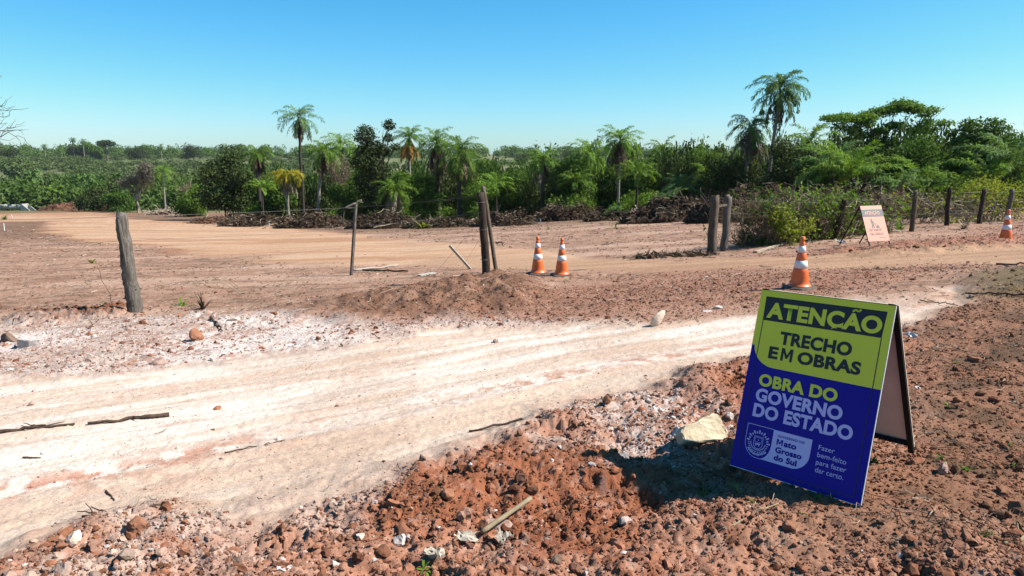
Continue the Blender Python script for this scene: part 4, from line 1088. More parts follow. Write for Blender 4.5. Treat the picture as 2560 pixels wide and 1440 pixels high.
# fallen fronds on the bank
def fallen_frond(label, px, y, L, az, el, seed, droop=.5, n=3, dz=.3):
    r = np.random.RandomState(seed); V, Fq = [], []; frond.n = 0
    for k in range(n): frond(r, np.array([r.normal(0, .15), r.normal(0, .15), .05]), az + r.normal(0, .25), el + r.normal(0, .12), L * r.uniform(.8, 1.1), droop, 34, .5, V, Fq, .035, .4, .3)
    o = link('fallen_frond', mesh_np('fallen_frond', np.concatenate(V), [np.concatenate(Fq)]), M['palm_b']); tag(o, label, 'palm frond')
    return put(o, px, y, dz)
fallen_frond('fallen green palm fronds lying on the dark bank in the middle', 1600, 38, 3.2, .35, .75, 721, .5, 5, .2)
fallen_frond('fallen blue-green fronds at the foot of the pale palm trunk', 1515, 42, 1.7, 0.3, .5, 722, .7, 5, .2)

# ------------------------------------------------------------------ dry hedge grown over the right-hand fence
def dry_hedge(label, px0, px1, row, y, h, seed, n_st, n_lf, leaf, pale=.12):
    y0h = y
    r = np.random.RandomState(seed); x0, x1 = at(px0, y)[0], at(px1, y)[0]; cx = (x0 + x1) / 2
    t = thing('dry_shrub', label, 'shrub', (cx, y, gz(cx, y))); W = (x1 - x0) / 2
    pts = []
    for nm, mt, cnt in (('dry_stems', 'twig', int(n_st * (1 - pale))), ('pale_stems', 'twig_p', int(n_st * pale))):
        mb = MB()
        for k in range(cnt):
            x = r.uniform(-W, W); a = np.array([x, r.normal(0, .25), r.uniform(-.1, .75) * h * (r.uniform() < .6)])
            d = np.array([r.normal(0, .5), r.normal(0, .3), r.uniform(-.1, .9) * h])
            b = a + d; b[2] = min(max(b[2], .02), h * r.uniform(.75, 1.1))
            P = limb(mb, r, a, b, r.uniform(.004, .011) * (2 if nm == 'pale_stems' else 1), .002, .35, 3, 7); pts.append(P)
        mb.build(nm, M[mt], t)
    c = np.concatenate(pts); c = c[r.randint(len(c), size=n_lf)] + r.normal(0, .07, (n_lf, 3))
    k = fbm(c[:, 0] * 1.6 + seed, c[:, 2] * 2.0, 3, seed); c = c[(k > .42) & (c[:, 2] > .05)]; n = len(c)
    tt = norm(r.normal(size=(n, 3))); nn = norm(np.cross(tt, r.normal(size=(n, 3)))); s = r.uniform(.03, .075, n)[:, None]
    link('leaves', mesh_np('leaves', np.stack([c - tt * s, c + nn * s * .5, c + tt * s, c - nn * s * .5], 1).reshape(-1, 3), [np.arange(n * 4).reshape(-1, 4)]), M[leaf], t)
    return t
HG = 'dry hedge along the right-hand fence'
dry_hedge('dry twiggy hedge with green leaves beside the thick fence posts', 1840, 1965, 600, 18.3, 1.28, 731, 640, 4000, 'leaf', .05)['group'] = HG
dry_hedge('tall tangle of dry vines and bleached stems in the middle of the hedge', 1940, 2110, 600, 19.0, 1.36, 732, 760, 3600, 'leaf_l', .16)['group'] = HG
dry_hedge('drooping dry vines with green tops behind the small salmon sign', 2070, 2215, 600, 20.0, 1.28, 733, 560, 3200, 'leaf_l', .10)['group'] = HG
dry_hedge('sparse grassy growth along the wires right of the small salmon sign', 2220, 2560, 580, 23.2, 1.05, 734, 420, 1100, 'leaf_y', .25)['group'] = HG

# ------------------------------------------------------------------ traffic cones
def make_cone():
    t = thing('traffic_cone', '-', 'traffic cone')
    mb = MB(); n = 8; half, cut = .20, .055                      # square rubber foot with cut corners
    oc = [(half, -half + cut), (half, half - cut), (half - cut, half), (-half + cut, half), (-half, half - cut), (-half, -half + cut), (-half + cut, -half), (half - cut, -half)]
    V = [(x, y, .0) for x, y in oc] + [(x, y, .022) for x, y in oc] + [(x * .93, y * .93, .030) for x, y in oc] + [(x * .80, y * .80, .036) for x, y in oc]
    Fs = [tuple(range(7, -1, -1)), tuple(range(24, 32))] + [(k * 8 + i, k * 8 + (i + 1) % 8, k * 8 + 8 + (i + 1) % 8, k * 8 + 8 + i) for k in range(3) for i in range(8)]
    mb.add(V, Fs); mb.build('base', M['rubber'], t)
    def rad(z): return .132 + (.033 - .132) * (z - .07) / (.68 - .07)
    b = MB()
    prof = [(.158, .034), (.160, .042), (.150, .052), (.139, .066), (rad(.08), .08)]
    for z in (.10, .16, .17, .23, .24): prof += [(rad(z) + (.0025 if z in (.17, .24) else 0), z)]
    prof += [(rad(.295), .295), (rad(.30) - .003, .30), (rad(.41) - .003, .41), (rad(.415), .415), (rad(.52), .52), (rad(.525) - .003, .525), (rad(.62) - .003, .62), (rad(.625), .625),
             (rad(.66), .66), (rad(.665) - .006, .675), (.030, .690), (.031, .70), (.037, .703), (.037, .718), (.033, .722), (.032, .742), (.026, .75)]
    b.lathe(prof, 36); body = b.build('body', M['orange'], t, True)
    for z0, z1 in ((.302, .408), (.527, .618)):
        w = MB(); w.lathe([(rad(z0) - .002, z0 - .001), (rad(z0) + .0012, z0), (rad(z1) + .0012, z1), (rad(z1) - .002, z1 + .001)], 36); w.build('reflective_band', M['band'], t, True)
    s = MB(); a = 0.35; zc = .155
    for dz, hw_, hh in ((.022, .03, .002), (-.022, .03, .002)): s.box((math.sin(a) * (rad(zc + dz) + .0), -math.cos(a) * (rad(zc + dz)), zc + dz), (hw_, .0035, hh), Matrix.Rotation(a, 3, 'Z'))
    s.build('moulded_frame', M['orange'], t)
    return t
cone0 = make_cone()
for px, row, hp, rz, lab in ((1345, 688, 95, .35, 'orange and white cone standing nearest the gate post, left of the close pair'), (1404, 690, 95, .25, 'orange and white cone on the right of the close pair near the gate post'),
                       (1998, 722, 130, .75, 'orange and white cone standing behind the big yellow and blue sign'), (2513, 607, 83, .1, 'orange and white cone by the track at the right edge')):
    q_ = g(px, row); p = place(cone0, (q_[0], q_[1], gz(*q_)), rz, hp * (q_[1] * .98 + .35) / F / .75, lab, 'orange traffic cones')
    p.rotation_euler = (random.Random(px).uniform(-.02, .02), random.Random(px + 1).uniform(-.02, .02), rz)

# ------------------------------------------------------------------ lettering
def letters(txt, u0, u1, v0, v1, bold, mat, name, parent, xf, lift=0.0016):
    """flat raised letters filling the box u0..u1, v0 (cap top) .. v1 (base line) of a panel; xf maps (u, v, height) to space"""
    cu = bpy.data.curves.new('t', 'FONT'); cu.body = txt; cu.size = 1.0; cu.offset = bold; cu.resolution_u = 6; cu.space_character = 1.0 + bold * 1.2
    ob = bpy.data.objects.new('t', cu); COL.objects.link(ob)
    dg = bpy.context.evaluated_depsgraph_get(); me = bpy.data.meshes.new_from_object(ob.evaluated_get(dg))
    bpy.data.objects.remove(ob); bpy.data.curves.remove(cu)
    n = len(me.vertices); co = np.zeros(n * 3, np.float32); me.vertices.foreach_get('co', co); co = co.reshape(-1, 3)
    x0, x1 = co[:, 0].min(), co[:, 0].max()
    sy = (v1 - v0) / (0.682 + 2 * bold)
    uu = u0 + (co[:, 0] - x0) / (x1 - x0) * (u1 - u0); vv = v1 - (co[:, 1] + bold) * sy
    co = np.array([xf(a, b, lift) for a, b in zip(uu, vv)], np.float32)
    me.vertices.foreach_set('co', co.ravel()); me.update(); me.name = name
    me.materials.clear()
    return link(name, me, mat, parent)

def flat(parent, name, outlines, xf, lift, mat):
    """flat shapes printed on a panel: each outline a list of (u, v)"""
    mb = MB()
    for ol in outlines: mb.add([xf(a, b, lift) for a, b in ol], [tuple(range(len(ol)))])
    return mb.build(name, mat, parent)

def arc(cu_, cv, r, a0, a1, n=12): return [(cu_ + r * math.cos(a0 + (a1 - a0) * i / n), cv + r * math.sin(a0 + (a1 - a0) * i / n)) for i in range(n + 1)]
def stroke(pts, w, closed=False):
    """quads along a line of (u, v)"""
    out = []; n = len(pts)
    for i in range(n if closed else n - 1):
        a, b = np.array(pts[i]), np.array(pts[(i + 1) % n]); d = b - a; l = np.linalg.norm(d)
        if l < 1e-6: continue
        m = np.array([-d[1], d[0]]) / l * w / 2; e = d / l * w * .25
        out.append([tuple(a - m - e), tuple(b - m + e), tuple(b + m + e), tuple(a + m - e)])
    return out

# ------------------------------------------------------------------ the big sandwich board
EW = np.array([0.69842198, -0.71544248, 0.01867637]); EH = np.array([-0.19852538, -0.20261915, -0.95892291])
EH = EH - EW * (EW @ EH); EH /= np.linalg.norm(EH)
EN = np.cross(EW, EH); EN = EN if EN[1] < 0 else -EN
O3 = np.array([1.41217906, 3.93933722, CAMZ - 0.75267805])
SW, SH = 0.70, 1.0
base = np.array([*(O3 + EW * SW / 2)[:2] + np.array([.0, .0]), 0.0])
board = thing('sandwich_board', 'big yellow and blue folding roadworks sign standing beside the pale road', 'sign', tuple(base))
def fx(u, v, h=0.0): return O3 + EW * u + EH * v + EN * h - base
pm = MB(); V = [fx(u_, v_, h_) for u_ in (0, SW) for v_ in (0, SH) for h_ in (-.004, 0)]
pm.add(V, [(0, 1, 3, 2), (4, 6, 7, 5), (0, 4, 5, 1), (2, 3, 7, 6), (0, 2, 6, 4), (1, 5, 7, 3)])
front = pm.build('front_panel', M['blue'], board)
tr = MB()
for (a, b) in (((SW + .0015, .0), (SW + .0015, SH)), ((0, SH + .0015), (SW, SH + .0015))): tr.bar(fx(*a, -.003), fx(*b, -.003), .003, .008, EW if a[0] == b[0] else EH)
tr.build('edge_trim', M['edge'], front)
R_ = .125
Y = [(0.0, 0.0), (SW, 0.0), (SW, .4225)] + [(u_, v_) for u_, v_ in arc(.140, .4225 - R_, R_, math.pi / 2, math.pi * .96, 12)] + [(0.0, .312)]
flat(front, 'yellow_field', [Y], fx, .0008, M['yellow'])
flat(front, 'title_band', [[(.034, .034), (.668, .034), (.661, .168), (.037, .168)]], fx, .0014, M['black'])
line_y = [(.661, .168), (.661, .4225)]; line_y2 = [(.0395, .168), (.0395, .36)]
line_b = [(.661, .4225), (.663, .968), (.125, .974)] + arc(.125, .889, .086, math.pi / 2, math.pi, 8) + [(.039, .36)]
flat(front, 'border_line', stroke(line_y, .0042) + stroke(line_y2, .0042) + stroke(line_b, .0042), fx, .0018, M['navyline'])
L_ = lambda t, box, bold, mat, nm='lettering': letters(t, *box, bold, M[mat], nm, front, fx, lift=.0022)
L_('ATENÇAO', (.054, .655, .064, .152), .044, 'yellow', 'title_lettering')
flat(front, 'tilde', stroke([(.507, .0545), (.513, .0475), (.521, .0465), (.529, .0505), (.537, .0495), (.543, .0425)], .0095), fx, .00225, M['yellow'])
L_('TRECHO', (.153, .533, .2155, .2865), .043, 'black'); L_('E', (.105, .158, .3055, .3725), .043, 'black'); L_('OBRAS', (.267, .591, .3055, .3725), .043, 'black')
m_ = [(0, 1), (0, 0), (.24, 0), (.5, .52), (.76, 0), (1, 0), (1, 1), (.79, 1), (.79, .36), (.56, .80), (.44, .80), (.21, .36), (.21, 1)]
flat(front, 'lettering', [[((.175 + a * .064), .304 + b * .0695) for a, b in m_]], fx, .0022, M['black'])
L_('OBRA DO', (.079, .504, .4635, .5305), .043, 'yellow'); L_('GOVERNO', (.076, .543, .5445, .6165), .043, 'white'); L_('DO ESTADO', (.077, .608, .6295, .7030), .043, 'white')
for txt, box in (('Fazer', (.457, .538, .762, .786)), ('bem-feito', (.457, .602, .7995, .8245)), ('para fazer', (.457, .608, .838, .863)), ('dar certo.', (.459, .601, .8765, .9025))): L_(txt, box, .004, 'white')
# the state's shield: left half outlined with the arms, right half a pale field with the name
lu0, lu1, lv0, lv1, lm = .063, .420, .7465, .921, .2115
rr_ = .088
def shield(ua, ub): return [(ua, lv0), (ub, lv0), (ub, lv1 - rr_)] + arc((ua + ub) / 2, lv1 - rr_, (ub - ua) / 2, 0, math.pi, 16)[1:] + [(ua, lv1 - rr_)]
SHR = [(lm, lv0), (lu1, lv0), (lu1, lv1 - rr_ * 1.0)] + arc(lu1 - rr_, lv1 - rr_, rr_, 0, math.pi / 2, 10)[1:] + [(.150, lv1)] + [(.150 + .0615 * math.sin(a), lv1 - rr_ + .0 + rr_ * math.cos(a)) for a in np.linspace(0.12, math.pi / 2, 10)]
sub = flat(front, 'name_field', [SHR], fx, .0012, M['white'])
cu_, r2 = (lu0 + lm) / 2, (lm - lu0) / 2
OUT = [(lm, lv0), (lu0, lv0), (lu0, lv1 - rr_)] + [(cu_ - r2 * math.cos(a), lv1 - rr_ + rr_ * math.sin(a)) for a in np.linspace(0, math.pi / 2, 10)] + [(.165, lv1)]
flat(front, 'shield_outline', stroke(OUT, .003), fx, .0016, M['white'])
em = []; ec, ev = .137, .836
for i in range(13):                                     # rays of the rising star
    a = math.pi * (1.02 + .96 * i / 12) ; l0 = .047; l1 = .066 if i % 2 == 0 else .058
    d = (math.cos(a), math.sin(a)); q = (-d[1], d[0]); wv = .0042
    em.append([(ec + d[0] * l0 - q[0] * wv * .6, ev + d[1] * l0 - q[1] * wv * .6), (ec + d[0] * l1 - q[0] * wv, ev + d[1] * l1 - q[1] * wv), (ec + d[0] * l1 + q[0] * wv, ev + d[1] * l1 + q[1] * wv), (ec + d[0] * l0 + q[0] * wv * .6, ev + d[1] * l0 + q[1] * wv * .6)])
for sg in (-1, 1):                                      # wreath
    for i in range(7):
        a = math.pi * (.06 + .40 * i / 6); r0 = .047
        for rr0, tw in ((.042, -.5), (.054, .5)):
            c_ = np.array([ec + sg * rr0 * math.cos(a), ev + rr0 * math.sin(a)]); dd = np.array([sg * math.cos(a - 1.2 + tw), math.sin(a - 1.2 + tw)]); qq = np.array([-dd[1], dd[0]])
            em.append([tuple(c_ - dd * .007), tuple(c_ + qq * .0028), tuple(c_ + dd * .007), tuple(c_ - qq * .0028)])
SHD = [(-.025, -.030), (.025, -.030), (.025, .008)] + [(.025 * math.cos(a), .008 + .028 * math.sin(a)) for a in np.linspace(.2, math.pi - .2, 8)] + [(-.025, .008)]
em += stroke([(ec + a, ev + b) for a, b in SHD], .0028, True)
em += stroke([(ec - .019, ev - .024), (ec + .019, ev - .024), (ec + .019, ev), (ec - .019, ev)], .0016, True)
for ol in ([(-.015, .006), (.004, .006), (.010, .003), (.015, .006), (.012, .012), (.006, .013), (-.010, .014)], [(-.012, .013), (-.007, .013), (-.009, .022), (-.013, .022)], [(.003, .013), (.008, .012), (.009, .021), (.005, .022)], [(-.015, .006), (-.012, .009), (-.019, .013), (-.018, .016)]):
    em.append([(ec + a, ev + b) for a, b in ol])
em.append([(ec + .003 * math.cos(a), ev - .012 + .003 * math.sin(a)) for a in np.linspace(0, 6.28, 9)[:-1]])
for k, (a0, a1, rr0) in enumerate(((.62, .76, .068), (.42, .58, .070), (.24, .38, .068))):       # ribbon
    em += stroke([(ec + rr0 * math.cos(math.pi * a), ev - .004 + rr0 * math.sin(math.pi * a)) for a in np.linspace(a0, a1, 5)], .011)
flat(front, 'coat_of_arms', em, fx, .0018, M['white'])
for txt, box, bo in (('GOVERNO DE', (.237, .383, .7675, .7795), .02), ('ato', (.2775, .3455, .7895, .8215), .045), ('Grosso', (.2375, .3805, .8315, .8635), .045), ('do Sul', (.237, .3615, .8735, .905), .045)): L_(txt, box, bo, 'blue', 'name_lettering')

flat(front, 'name_lettering', [[(.2375 + a * .034, .789 + b * .033) for a, b in m_]], fx, .0022, M['blue'])

# steel frames, hinged at the top
def rails(parent, pt, h):
    for uu in (.014, SW - .014):
        mb = MB(); mb.bar(pt(uu, .004, h), pt(uu, SH + .035, h), .028, .020, EW); mb.build('leg', M['steel'], parent)
    for vv in (.012, SH - .030):
        mb = MB(); mb.bar(pt(.0255, vv, h), pt(SW - .0255, vv, h), .028, .018, EH); mb.build('crossbar', M['steel'], parent)
rails(board, fx, -.0145)
hn = np.array([-EN[0], -EN[1], 0]); hn /= np.linalg.norm(hn)
best = None
for th in np.linspace(.15, .6, 120):
    d = hn * math.sin(th) + np.array([0, 0, -math.cos(th)]); P = O3 - EN * .03 + EW * (SW - .011) + d * 1.035
    r_ = P - np.array([0, 0, CAMZ]); cp, sp = math.cos(PITCH), math.sin(PITCH)
    dep = r_[1] * cp - r_[2] * sp; e = abs(1280 + F * r_[0] / dep - 2272)
    if best is None or e < best[0]: best = (e, th)
th = best[1]; EB = hn * math.sin(th) + np.array([0, 0, -math.cos(th)]); EB -= EW * (EW @ EB); EB /= np.linalg.norm(EB)
NB = np.cross(EW, EB); NB = NB if NB @ hn > 0 else -NB
OB = O3 - EN * .036
def bx_(u, v, h=0.0): return OB + EW * u + EB * v + NB * h - base
pm = MB(); V = [bx_(u_, v_, h_) for u_ in (0, SW) for v_ in (0, SH) for h_ in (.0120, .0160)]
pm.add(V, [(0, 1, 3, 2), (4, 6, 7, 5), (0, 4, 5, 1), (2, 3, 7, 6), (0, 2, 6, 4), (1, 5, 7, 3)])
bk = pm.build('back_panel', M['board'], board); bk['label'] = 'beige inner board of the rear half'
rails(board, bx_, 0.0)
mb = MB()
for uu in (.02, SW - .02): mb.bar(fx(uu - .015, -.004, -.012), fx(uu + .015, -.004, -.012), .006, .036, EH)
mb.build('hinge', M['steel'], board)

# ------------------------------------------------------------------ the small salmon sign
x2, y2 = g(2193, 620); z2 = gz(x2, y2); b2 = np.array([x2, y2, z2])
sm = thing('sandwich_board', 'small salmon-pink folding sign with a digging figure, in front of the dry hedge', 'sign', (x2, y2, z2))
w2 = np.array([.95, .31, .0]); w2 /= np.linalg.norm(w2); n2_ = np.array([w2[1], -w2[0], 0])
W2, H2, leg2 = .60, .84, .15
dn = -n2_ * -math.sin(.42) + np.array([0, 0, -math.cos(.42)])
T0 = -w2 * W2 / 2 + np.array([0, 0, (H2 + leg2) * math.cos(.42)]) - n2_ * .30
N2 = np.cross(w2, dn); N2 = N2 if N2 @ n2_ > 0 else -N2
def sx(u, v, h=0.0): return T0 + w2 * u + dn * v + N2 * h
pm = MB(); V = [sx(u_, v_, h_) for u_ in (0, W2) for v_ in (0, H2) for h_ in (-.006, 0)]
pm.add(V, [(0, 1, 3, 2), (4, 6, 7, 5), (0, 4, 5, 1), (2, 3, 7, 6), (0, 2, 6, 4), (1, 5, 7, 3)])
sp_ = pm.build('front_panel', M['salmon'], sm)
flat(sp_, 'title_band', [[(.0, .09), (W2, .09), (W2, .265), (.0, .265)]], sx, .001, M['greyband'])
letters('ATENÇAO', .075, .50, .135, .215, .03, M['salmon'], 'title_lettering', sp_, sx, lift=.003)
letters('ESTAMOS', .10, .44, .545, .605, .03, M['salmon_dark'], 'lettering', sp_, sx, lift=.002)
flat(sp_, 'tilde', stroke([(.385, .122), (.395, .113), (.41, .118), (.42, .108)], .01), sx, .003, M['salmon'])
letters('EM OBRAS', .10, .46, .64, .70, .012, M['salmon_dark'], 'lettering', sp_, sx, lift=.002)
fig = [[(.205, .31), (.24, .31), (.24, .345), (.205, .345)], [(.19, .35), (.235, .35), (.25, .42), (.21, .445)], [(.21, .44), (.235, .44), (.205, .53), (.18, .53)], [(.225, .44), (.255, .43), (.265, .53), (.24, .53)],
       [(.23, .36), (.25, .36), (.30, .44), (.285, .45)], [(.28, .42), (.29, .415), (.33, .51), (.32, .515)], [(.31, .53), (.41, .53), (.385, .47), (.35, .465)]]
flat(sp_, 'worker_pictogram', fig, sx, .002, M['greyband'])
flat(sp_, 'small_print', [[(.33, .755), (.52, .755), (.52, .768), (.33, .768)]], sx, .002, M['salmon_dark'])
for uu in (.012, W2 - .012):
    mb = MB(); mb.bar(sx(uu, 0, -.018), sx(uu, H2 + leg2 + .03, -.018), .022, .022, w2); mb.build('leg', M['darkpost'], sm)
    mb = MB(); a = sx(uu, .01, -.03); b = a * 1; e = np.array([a[0], a[1], -.03]) - n2_ * .50; mb.bar(a, e, .022, .022, w2); mb.build('leg', M['darkpost'], sm)
mb = MB(); a0 = sx(.012, .01, -.03); a1 = sx(W2 - .012, .01, -.03)
f_ = .72; mb.bar(a0 * (1 - f_) + (np.array([a0[0], a0[1], -.03]) - n2_ * .50) * f_, a1 * (1 - f_) + (np.array([a1[0], a1[1], -.03]) - n2_ * .50) * f_, .018, .018, (0, 0, 1)); mb.build('crossbar', M['darkpost'], sm)

# ------------------------------------------------------------------ wooden posts and wire fences
def log_post(name, parent, mat, base_p, top_p, r0, r1, seed, n=14, k=16, rough=.10, square=0.0, knots=3, twist=0.0):
    r = np.random.RandomState(seed); a, b = np.array(base_p, float), np.array(top_p, float); a = a + (a - b) / np.linalg.norm(b - a) * .25
    tt = np.linspace(0, 1, k); P = a + (b - a) * tt[:, None]; wob = np.cumsum(r.normal(0, 1, (k, 3)), 0); wob -= wob[0]; wob -= tt[:, None] * wob[-1]; P = P + wob * r0 * .09 * np.array([1, 1, 0])
    ang = np.arange(n) * 2 * math.pi / n; groove = 1 + r.normal(0, rough, n)
    V = []
    for i in range(k):
        rad = r0 + (r1 - r0) * tt[i]
        g2 = groove * (1 + r.normal(0, rough * .3, n)); aa = ang + twist * tt[i]
        if square: g2 = g2 * (1 - square + square * .92 / np.maximum(np.abs(np.cos(aa - .5)), np.abs(np.sin(aa - .5))))
        for j in range(n): V.append(P[i] + rad * g2[j] * np.array([math.cos(aa[j]), math.sin(aa[j]), 0]))
    V = np.array(V); V[-n:, 2] += r.normal(0, r1 * .28, n)
    Fs = [(i * n + j, i * n + (j + 1) % n, (i + 1) * n + (j + 1) % n, (i + 1) * n + j) for i in range(k - 1) for j in range(n)] + [tuple((k - 1) * n + j for j in range(n))]
    mb = MB(); mb.add(V, Fs)
    return mb.build(name, mat, parent, True)

def W3(px, py, y): return np.array([at(px, y)[0], y, row_z(py, y)])
def xat(px, py, y):
    """point at distance y that the photograph shows at (px, py)"""
    d = ray(px, py); return np.array([0, 0, CAMZ]) + d * (y / d[1])
def wire(parent, pts, sag=.02, r=.0014):
    mb = MB(); P = []
    for a, b in zip(pts[:-1], pts[1:]):
        for i in range(8):
            t = i / 8; p = np.array(a) * (1 - t) + np.array(b) * t; P.append(p - np.array([0, 0, sag * 4 * t * (1 - t)]))
    P.append(np.array(pts[-1])); mb.tube(P, r, 4); return mb.build('wire', M['wire'], parent)

fl = thing('wire_fence', 'broken wire fence of odd grey posts along the left of the road', 'fence', (0, 0, 0))
yA, yB, yC = float(g(332, 776)[1]) - .2, float(g(878, 686)[1]), 13.4
A0, A1 = xat(332, 778, yA), xat(303, 538, yA); A0[2] = gz(A0[0], A0[1])
p_ = log_post('post', fl, M['weathered'], A0, A1, .116, .082, 801, 22, 26, .13); p_['label'] = 'thick weathered grey post leaning left, split at its top'
sl = MB(); q0, q1 = xat(315, 650, yA - .11), xat(296, 548, yA - .11); sl.tube([q0 + np.array([0, 0, -.1]), q0 * .5 + q1 * .5, q1], [.012, .03, .02], 5); sl.build('splinter', M['weathered'], p_)
hl = MB()
for (hx, hy) in ((315, 657), (338, 725), (331, 765)): c = xat(hx, hy, yA - .118); hl.tube([c, c + np.array([.002, .03, 0])], .009, 8)
hl.build('bolt_hole', M['steel'], p_)
B0, B1 = xat(878, 686, yB), xat(890, 508, yB); B0[2] = gz(B0[0], B0[1]) - .02
mb = MB(); mb.bar(B0, B1, .060, .050, (.75, -.66, 0)); q = mb.build('post', M['weathered'], fl); q['label'] = 'thin grey batten standing on its own'
C0, C1 = xat(1214, 672, yC), xat(1201, 482, yC); C0[2] = gz(C0[0], C0[1]) - .05
q = log_post('post', fl, M['darkpost'], C0, C1, .082, .070, 803, 12, 14, .03, .8); q['label'] = 'dark squared gate post on the earth mound'
tie = MB()
for rw in (503, 565, 603, 634): c = C0 + (C1 - C0) * ((672 - rw) / 190.0); tie.tube([c + .086 * np.array([math.cos(a), math.sin(a), 0]) for a in np.linspace(0, 6.283, 17)], .004, 4, False)
tie.build('wire_tie', M['wire'], q)
D0, D1 = xat(1240, 668, yC + .10), xat(1208, 466, yC + .10); D0[2] = gz(D0[0], D0[1]) - .05
q = log_post('post', fl, M['brownpost'], D0, D1, .042, .038, 804, 9, 14, .06); q['label'] = 'round brown pole leaning on the squared gate post'
S = lambda px, row, y: xat(px, row, y)
wire(fl, [S(-120, 549, yA), S(303, 541, yA), S(889, 518, yB), S(1200, 489, yC - .1)], .02, .0028)
wire(fl, [S(888, 567, yB), S(1203, 531, yC - .1)], .02, .0028)
wire(fl, [S(-120, 618, yA), S(309, 602, yA), S(884, 572, yB)], .02, .0024)
wire(fl, [S(-120, 690, yA), S(318, 664, yA), S(882, 618, yB)], .02, .0024)
wire(fl, [S(1206, 585, yC - .1), S(1150, 678, yC + .5)], .0, .0022); wire(fl, [S(1204, 545, yC - .1), S(1095, 675, yC + .9)], .0, .0022)
mb = MB(); rr = np.random.RandomState(5); limb(mb, rr, S(866, 519, 13.3), S(903, 500, 13.3), .022, .014, .06, 6, 7); limb(mb, rr, S(893, 503, 13.3), S(908, 506, 13.3), .010, .004, .1, 4, 5); limb(mb, rr, S(870, 521, 13.3), S(886, 519, 13.3), .012, .006, .1, 4, 5)
o = mb.build('dead_branch', M['twig_p'], None); tag(o, 'pale dead branch hung over the top of the thin batten', 'branch')

fr = thing('wire_fence', 'wire fence of rough wooden posts along the right, half buried in the dry hedge', 'fence', (0, 0, 0))
tops = []
for (px, rb, rt, _y, r0, mt, sd, lab, ltop) in ((1778, 632, 490, 15.2, .115, 'brownpost', 811, 'thick cracked post at the gap in the fence', 1787), (1812, 606, 489, 16.6, .10, 'weathered', 812, 'grey bent post right behind the thick cracked one', 1821),
        (2086, 600, 500, 17.0, .085, 'darkpost', 813, 'dark post leaning in the dry hedge', 2112), (2279, 578, 478, 17.6, .075, 'brownpost', 814, 'grey post just right of the small salmon sign', 2290), (2368, 566, 471, 19.0, .07, 'darkpost', 815, 'dark post leaning right, in the middle of the open fence', 2375),
        (2447, 560, 474, 20.0, .075, 'darkpost', 816, 'dark crooked post left of the cone by the track', 2462), (2520, 552, 474, 20.6, .08, 'weathered', 817, 'pale grey post behind the cone by the track', 2530)):
    y = float(g(px, rb)[1]) if px != 1812 else float(g(1778, 632)[1]) + .7; r0 = r0 * 0.98; p0 = xat(px, rb, y); p1 = xat(ltop, rt, y); p0[2] = gz(p0[0], p0[1]) - .03
    q = log_post('post', fr, M[mt], p0, p1, r0, r0 * .88, sd, 12, 14, .09); q['label'] = lab; tops.append((p0, p1))
for f_ in (.93, .68, .42): wire(fr, [p0 + (p1 - p0) * f_ + np.array([0, .10, 0]) for p0, p1 in tops] + [tops[-1][0] + (tops[-1][1] - tops[-1][0]) * f_ + np.array([2.2, .9, .1])], .03)
mb = MB(); mb.bar(tops[0][0] + (tops[0][1] - tops[0][0]) * .82, tops[1][0] + (tops[1][1] - tops[1][0]) * .84, .05, .05); mb.build('rail', M['brownpost'], fr)

# ------------------------------------------------------------------ fallen poles, planks, stakes, sticks
def rod(name, cat, label, a, b, r0, r1, mat, seed=1, wob=.02, n=7, group=None, k=10, extra=None):
    mb = MB(); r = np.random.RandomState(seed); P = limb(mb, r, a, b, r0, r1, wob, n, k)
    if extra:
        for i, dv, rr_ in extra: limb(mb, r, P[i], P[i] + np.array(dv), rr_, rr_ * .4, .1, 5, 6)
    o = mb.build(name, M[mat], None, True); return tag(o, label, cat, group)
def bar_thing(name, cat, label, a, b, w, d, mat, group=None, side=None):
    mb = MB(); mb.bar(a, b, w, d, side); o = mb.build(name, M[mat]); return tag(o, label, cat, group)
bar_thing('batten', 'batten', 'white batten leaning on the wires left of the dark gate post', P3(1178, 672, -.02), Vector(xat(1124, 614, float(g(1178, 672)[1]) - .3)), .055, .03, 'whitewood', side=(1, 0, 0))
rod('pole', 'pole', 'white peeled pole lying on the ground beside the thin batten', P3(884, 678, .03), P3(994, 666, .05), .026, .018, 'whitewood', 3, .03)
rod('pole', 'pole', 'dark pole lying on the ground right of the thin batten', P3(907, 677, .03), P3(1020, 679, .03), .022, .018, 'twig_d', 4, .02)
bar_thing('plank', 'plank', 'short pale plank lying at the left foot of the earth mound', P3(1048, 692, .02), P3(1086, 685, .03), .11, .02, 'whitewood', side=(0, 1, 0))
bar_thing('plank', 'plank', 'old plank lying against the foot of the dry hedge', P3(1888, 632, .03), P3(1962, 613, .05), .10, .04, 'twig_p', side=(0, 1, 0))
for i, (px, row, y, hgt) in enumerate(((30, 545, 44, .42), (11, 578, 27, .55), (478, 552, 50, .3), (554, 549, 52, .45), (578, 546, 55, .4), (673, 566, 40, .45), (705, 563, 41, .45), (1267, 563, 38, .42), (1212, 568, 37, .3), (1352, 560, 40, .3))):
    a = P3(px, row, -.05); s_ = MB(); s_.bar(a, a + Vector((.02 * (i % 3 - 1), 0, hgt + .06)), .06, .05); o = s_.build('survey_stake', M['band'])
    tag(o, ['white stake at the left edge of the roadbed, far one of the two there', 'tilted white stake nearest the left edge of the picture', 'short white stake left of the brush heaps by the roadbed', 'white stake below the first brush heap, left of two', 'white stake below the first brush heap, right of two',
            'white stake in front of the yellow palm, left of a pair', 'white stake in front of the yellow palm, right of a pair', 'white stake in front of the brown root heap right of the gate post', 'short stake seen just right of the gate post foot', 'short stake between the root heap and the low black heap'][i], 'stake', 'white survey stakes along the roadbed')
ST = 'sticks lying on the pale road'
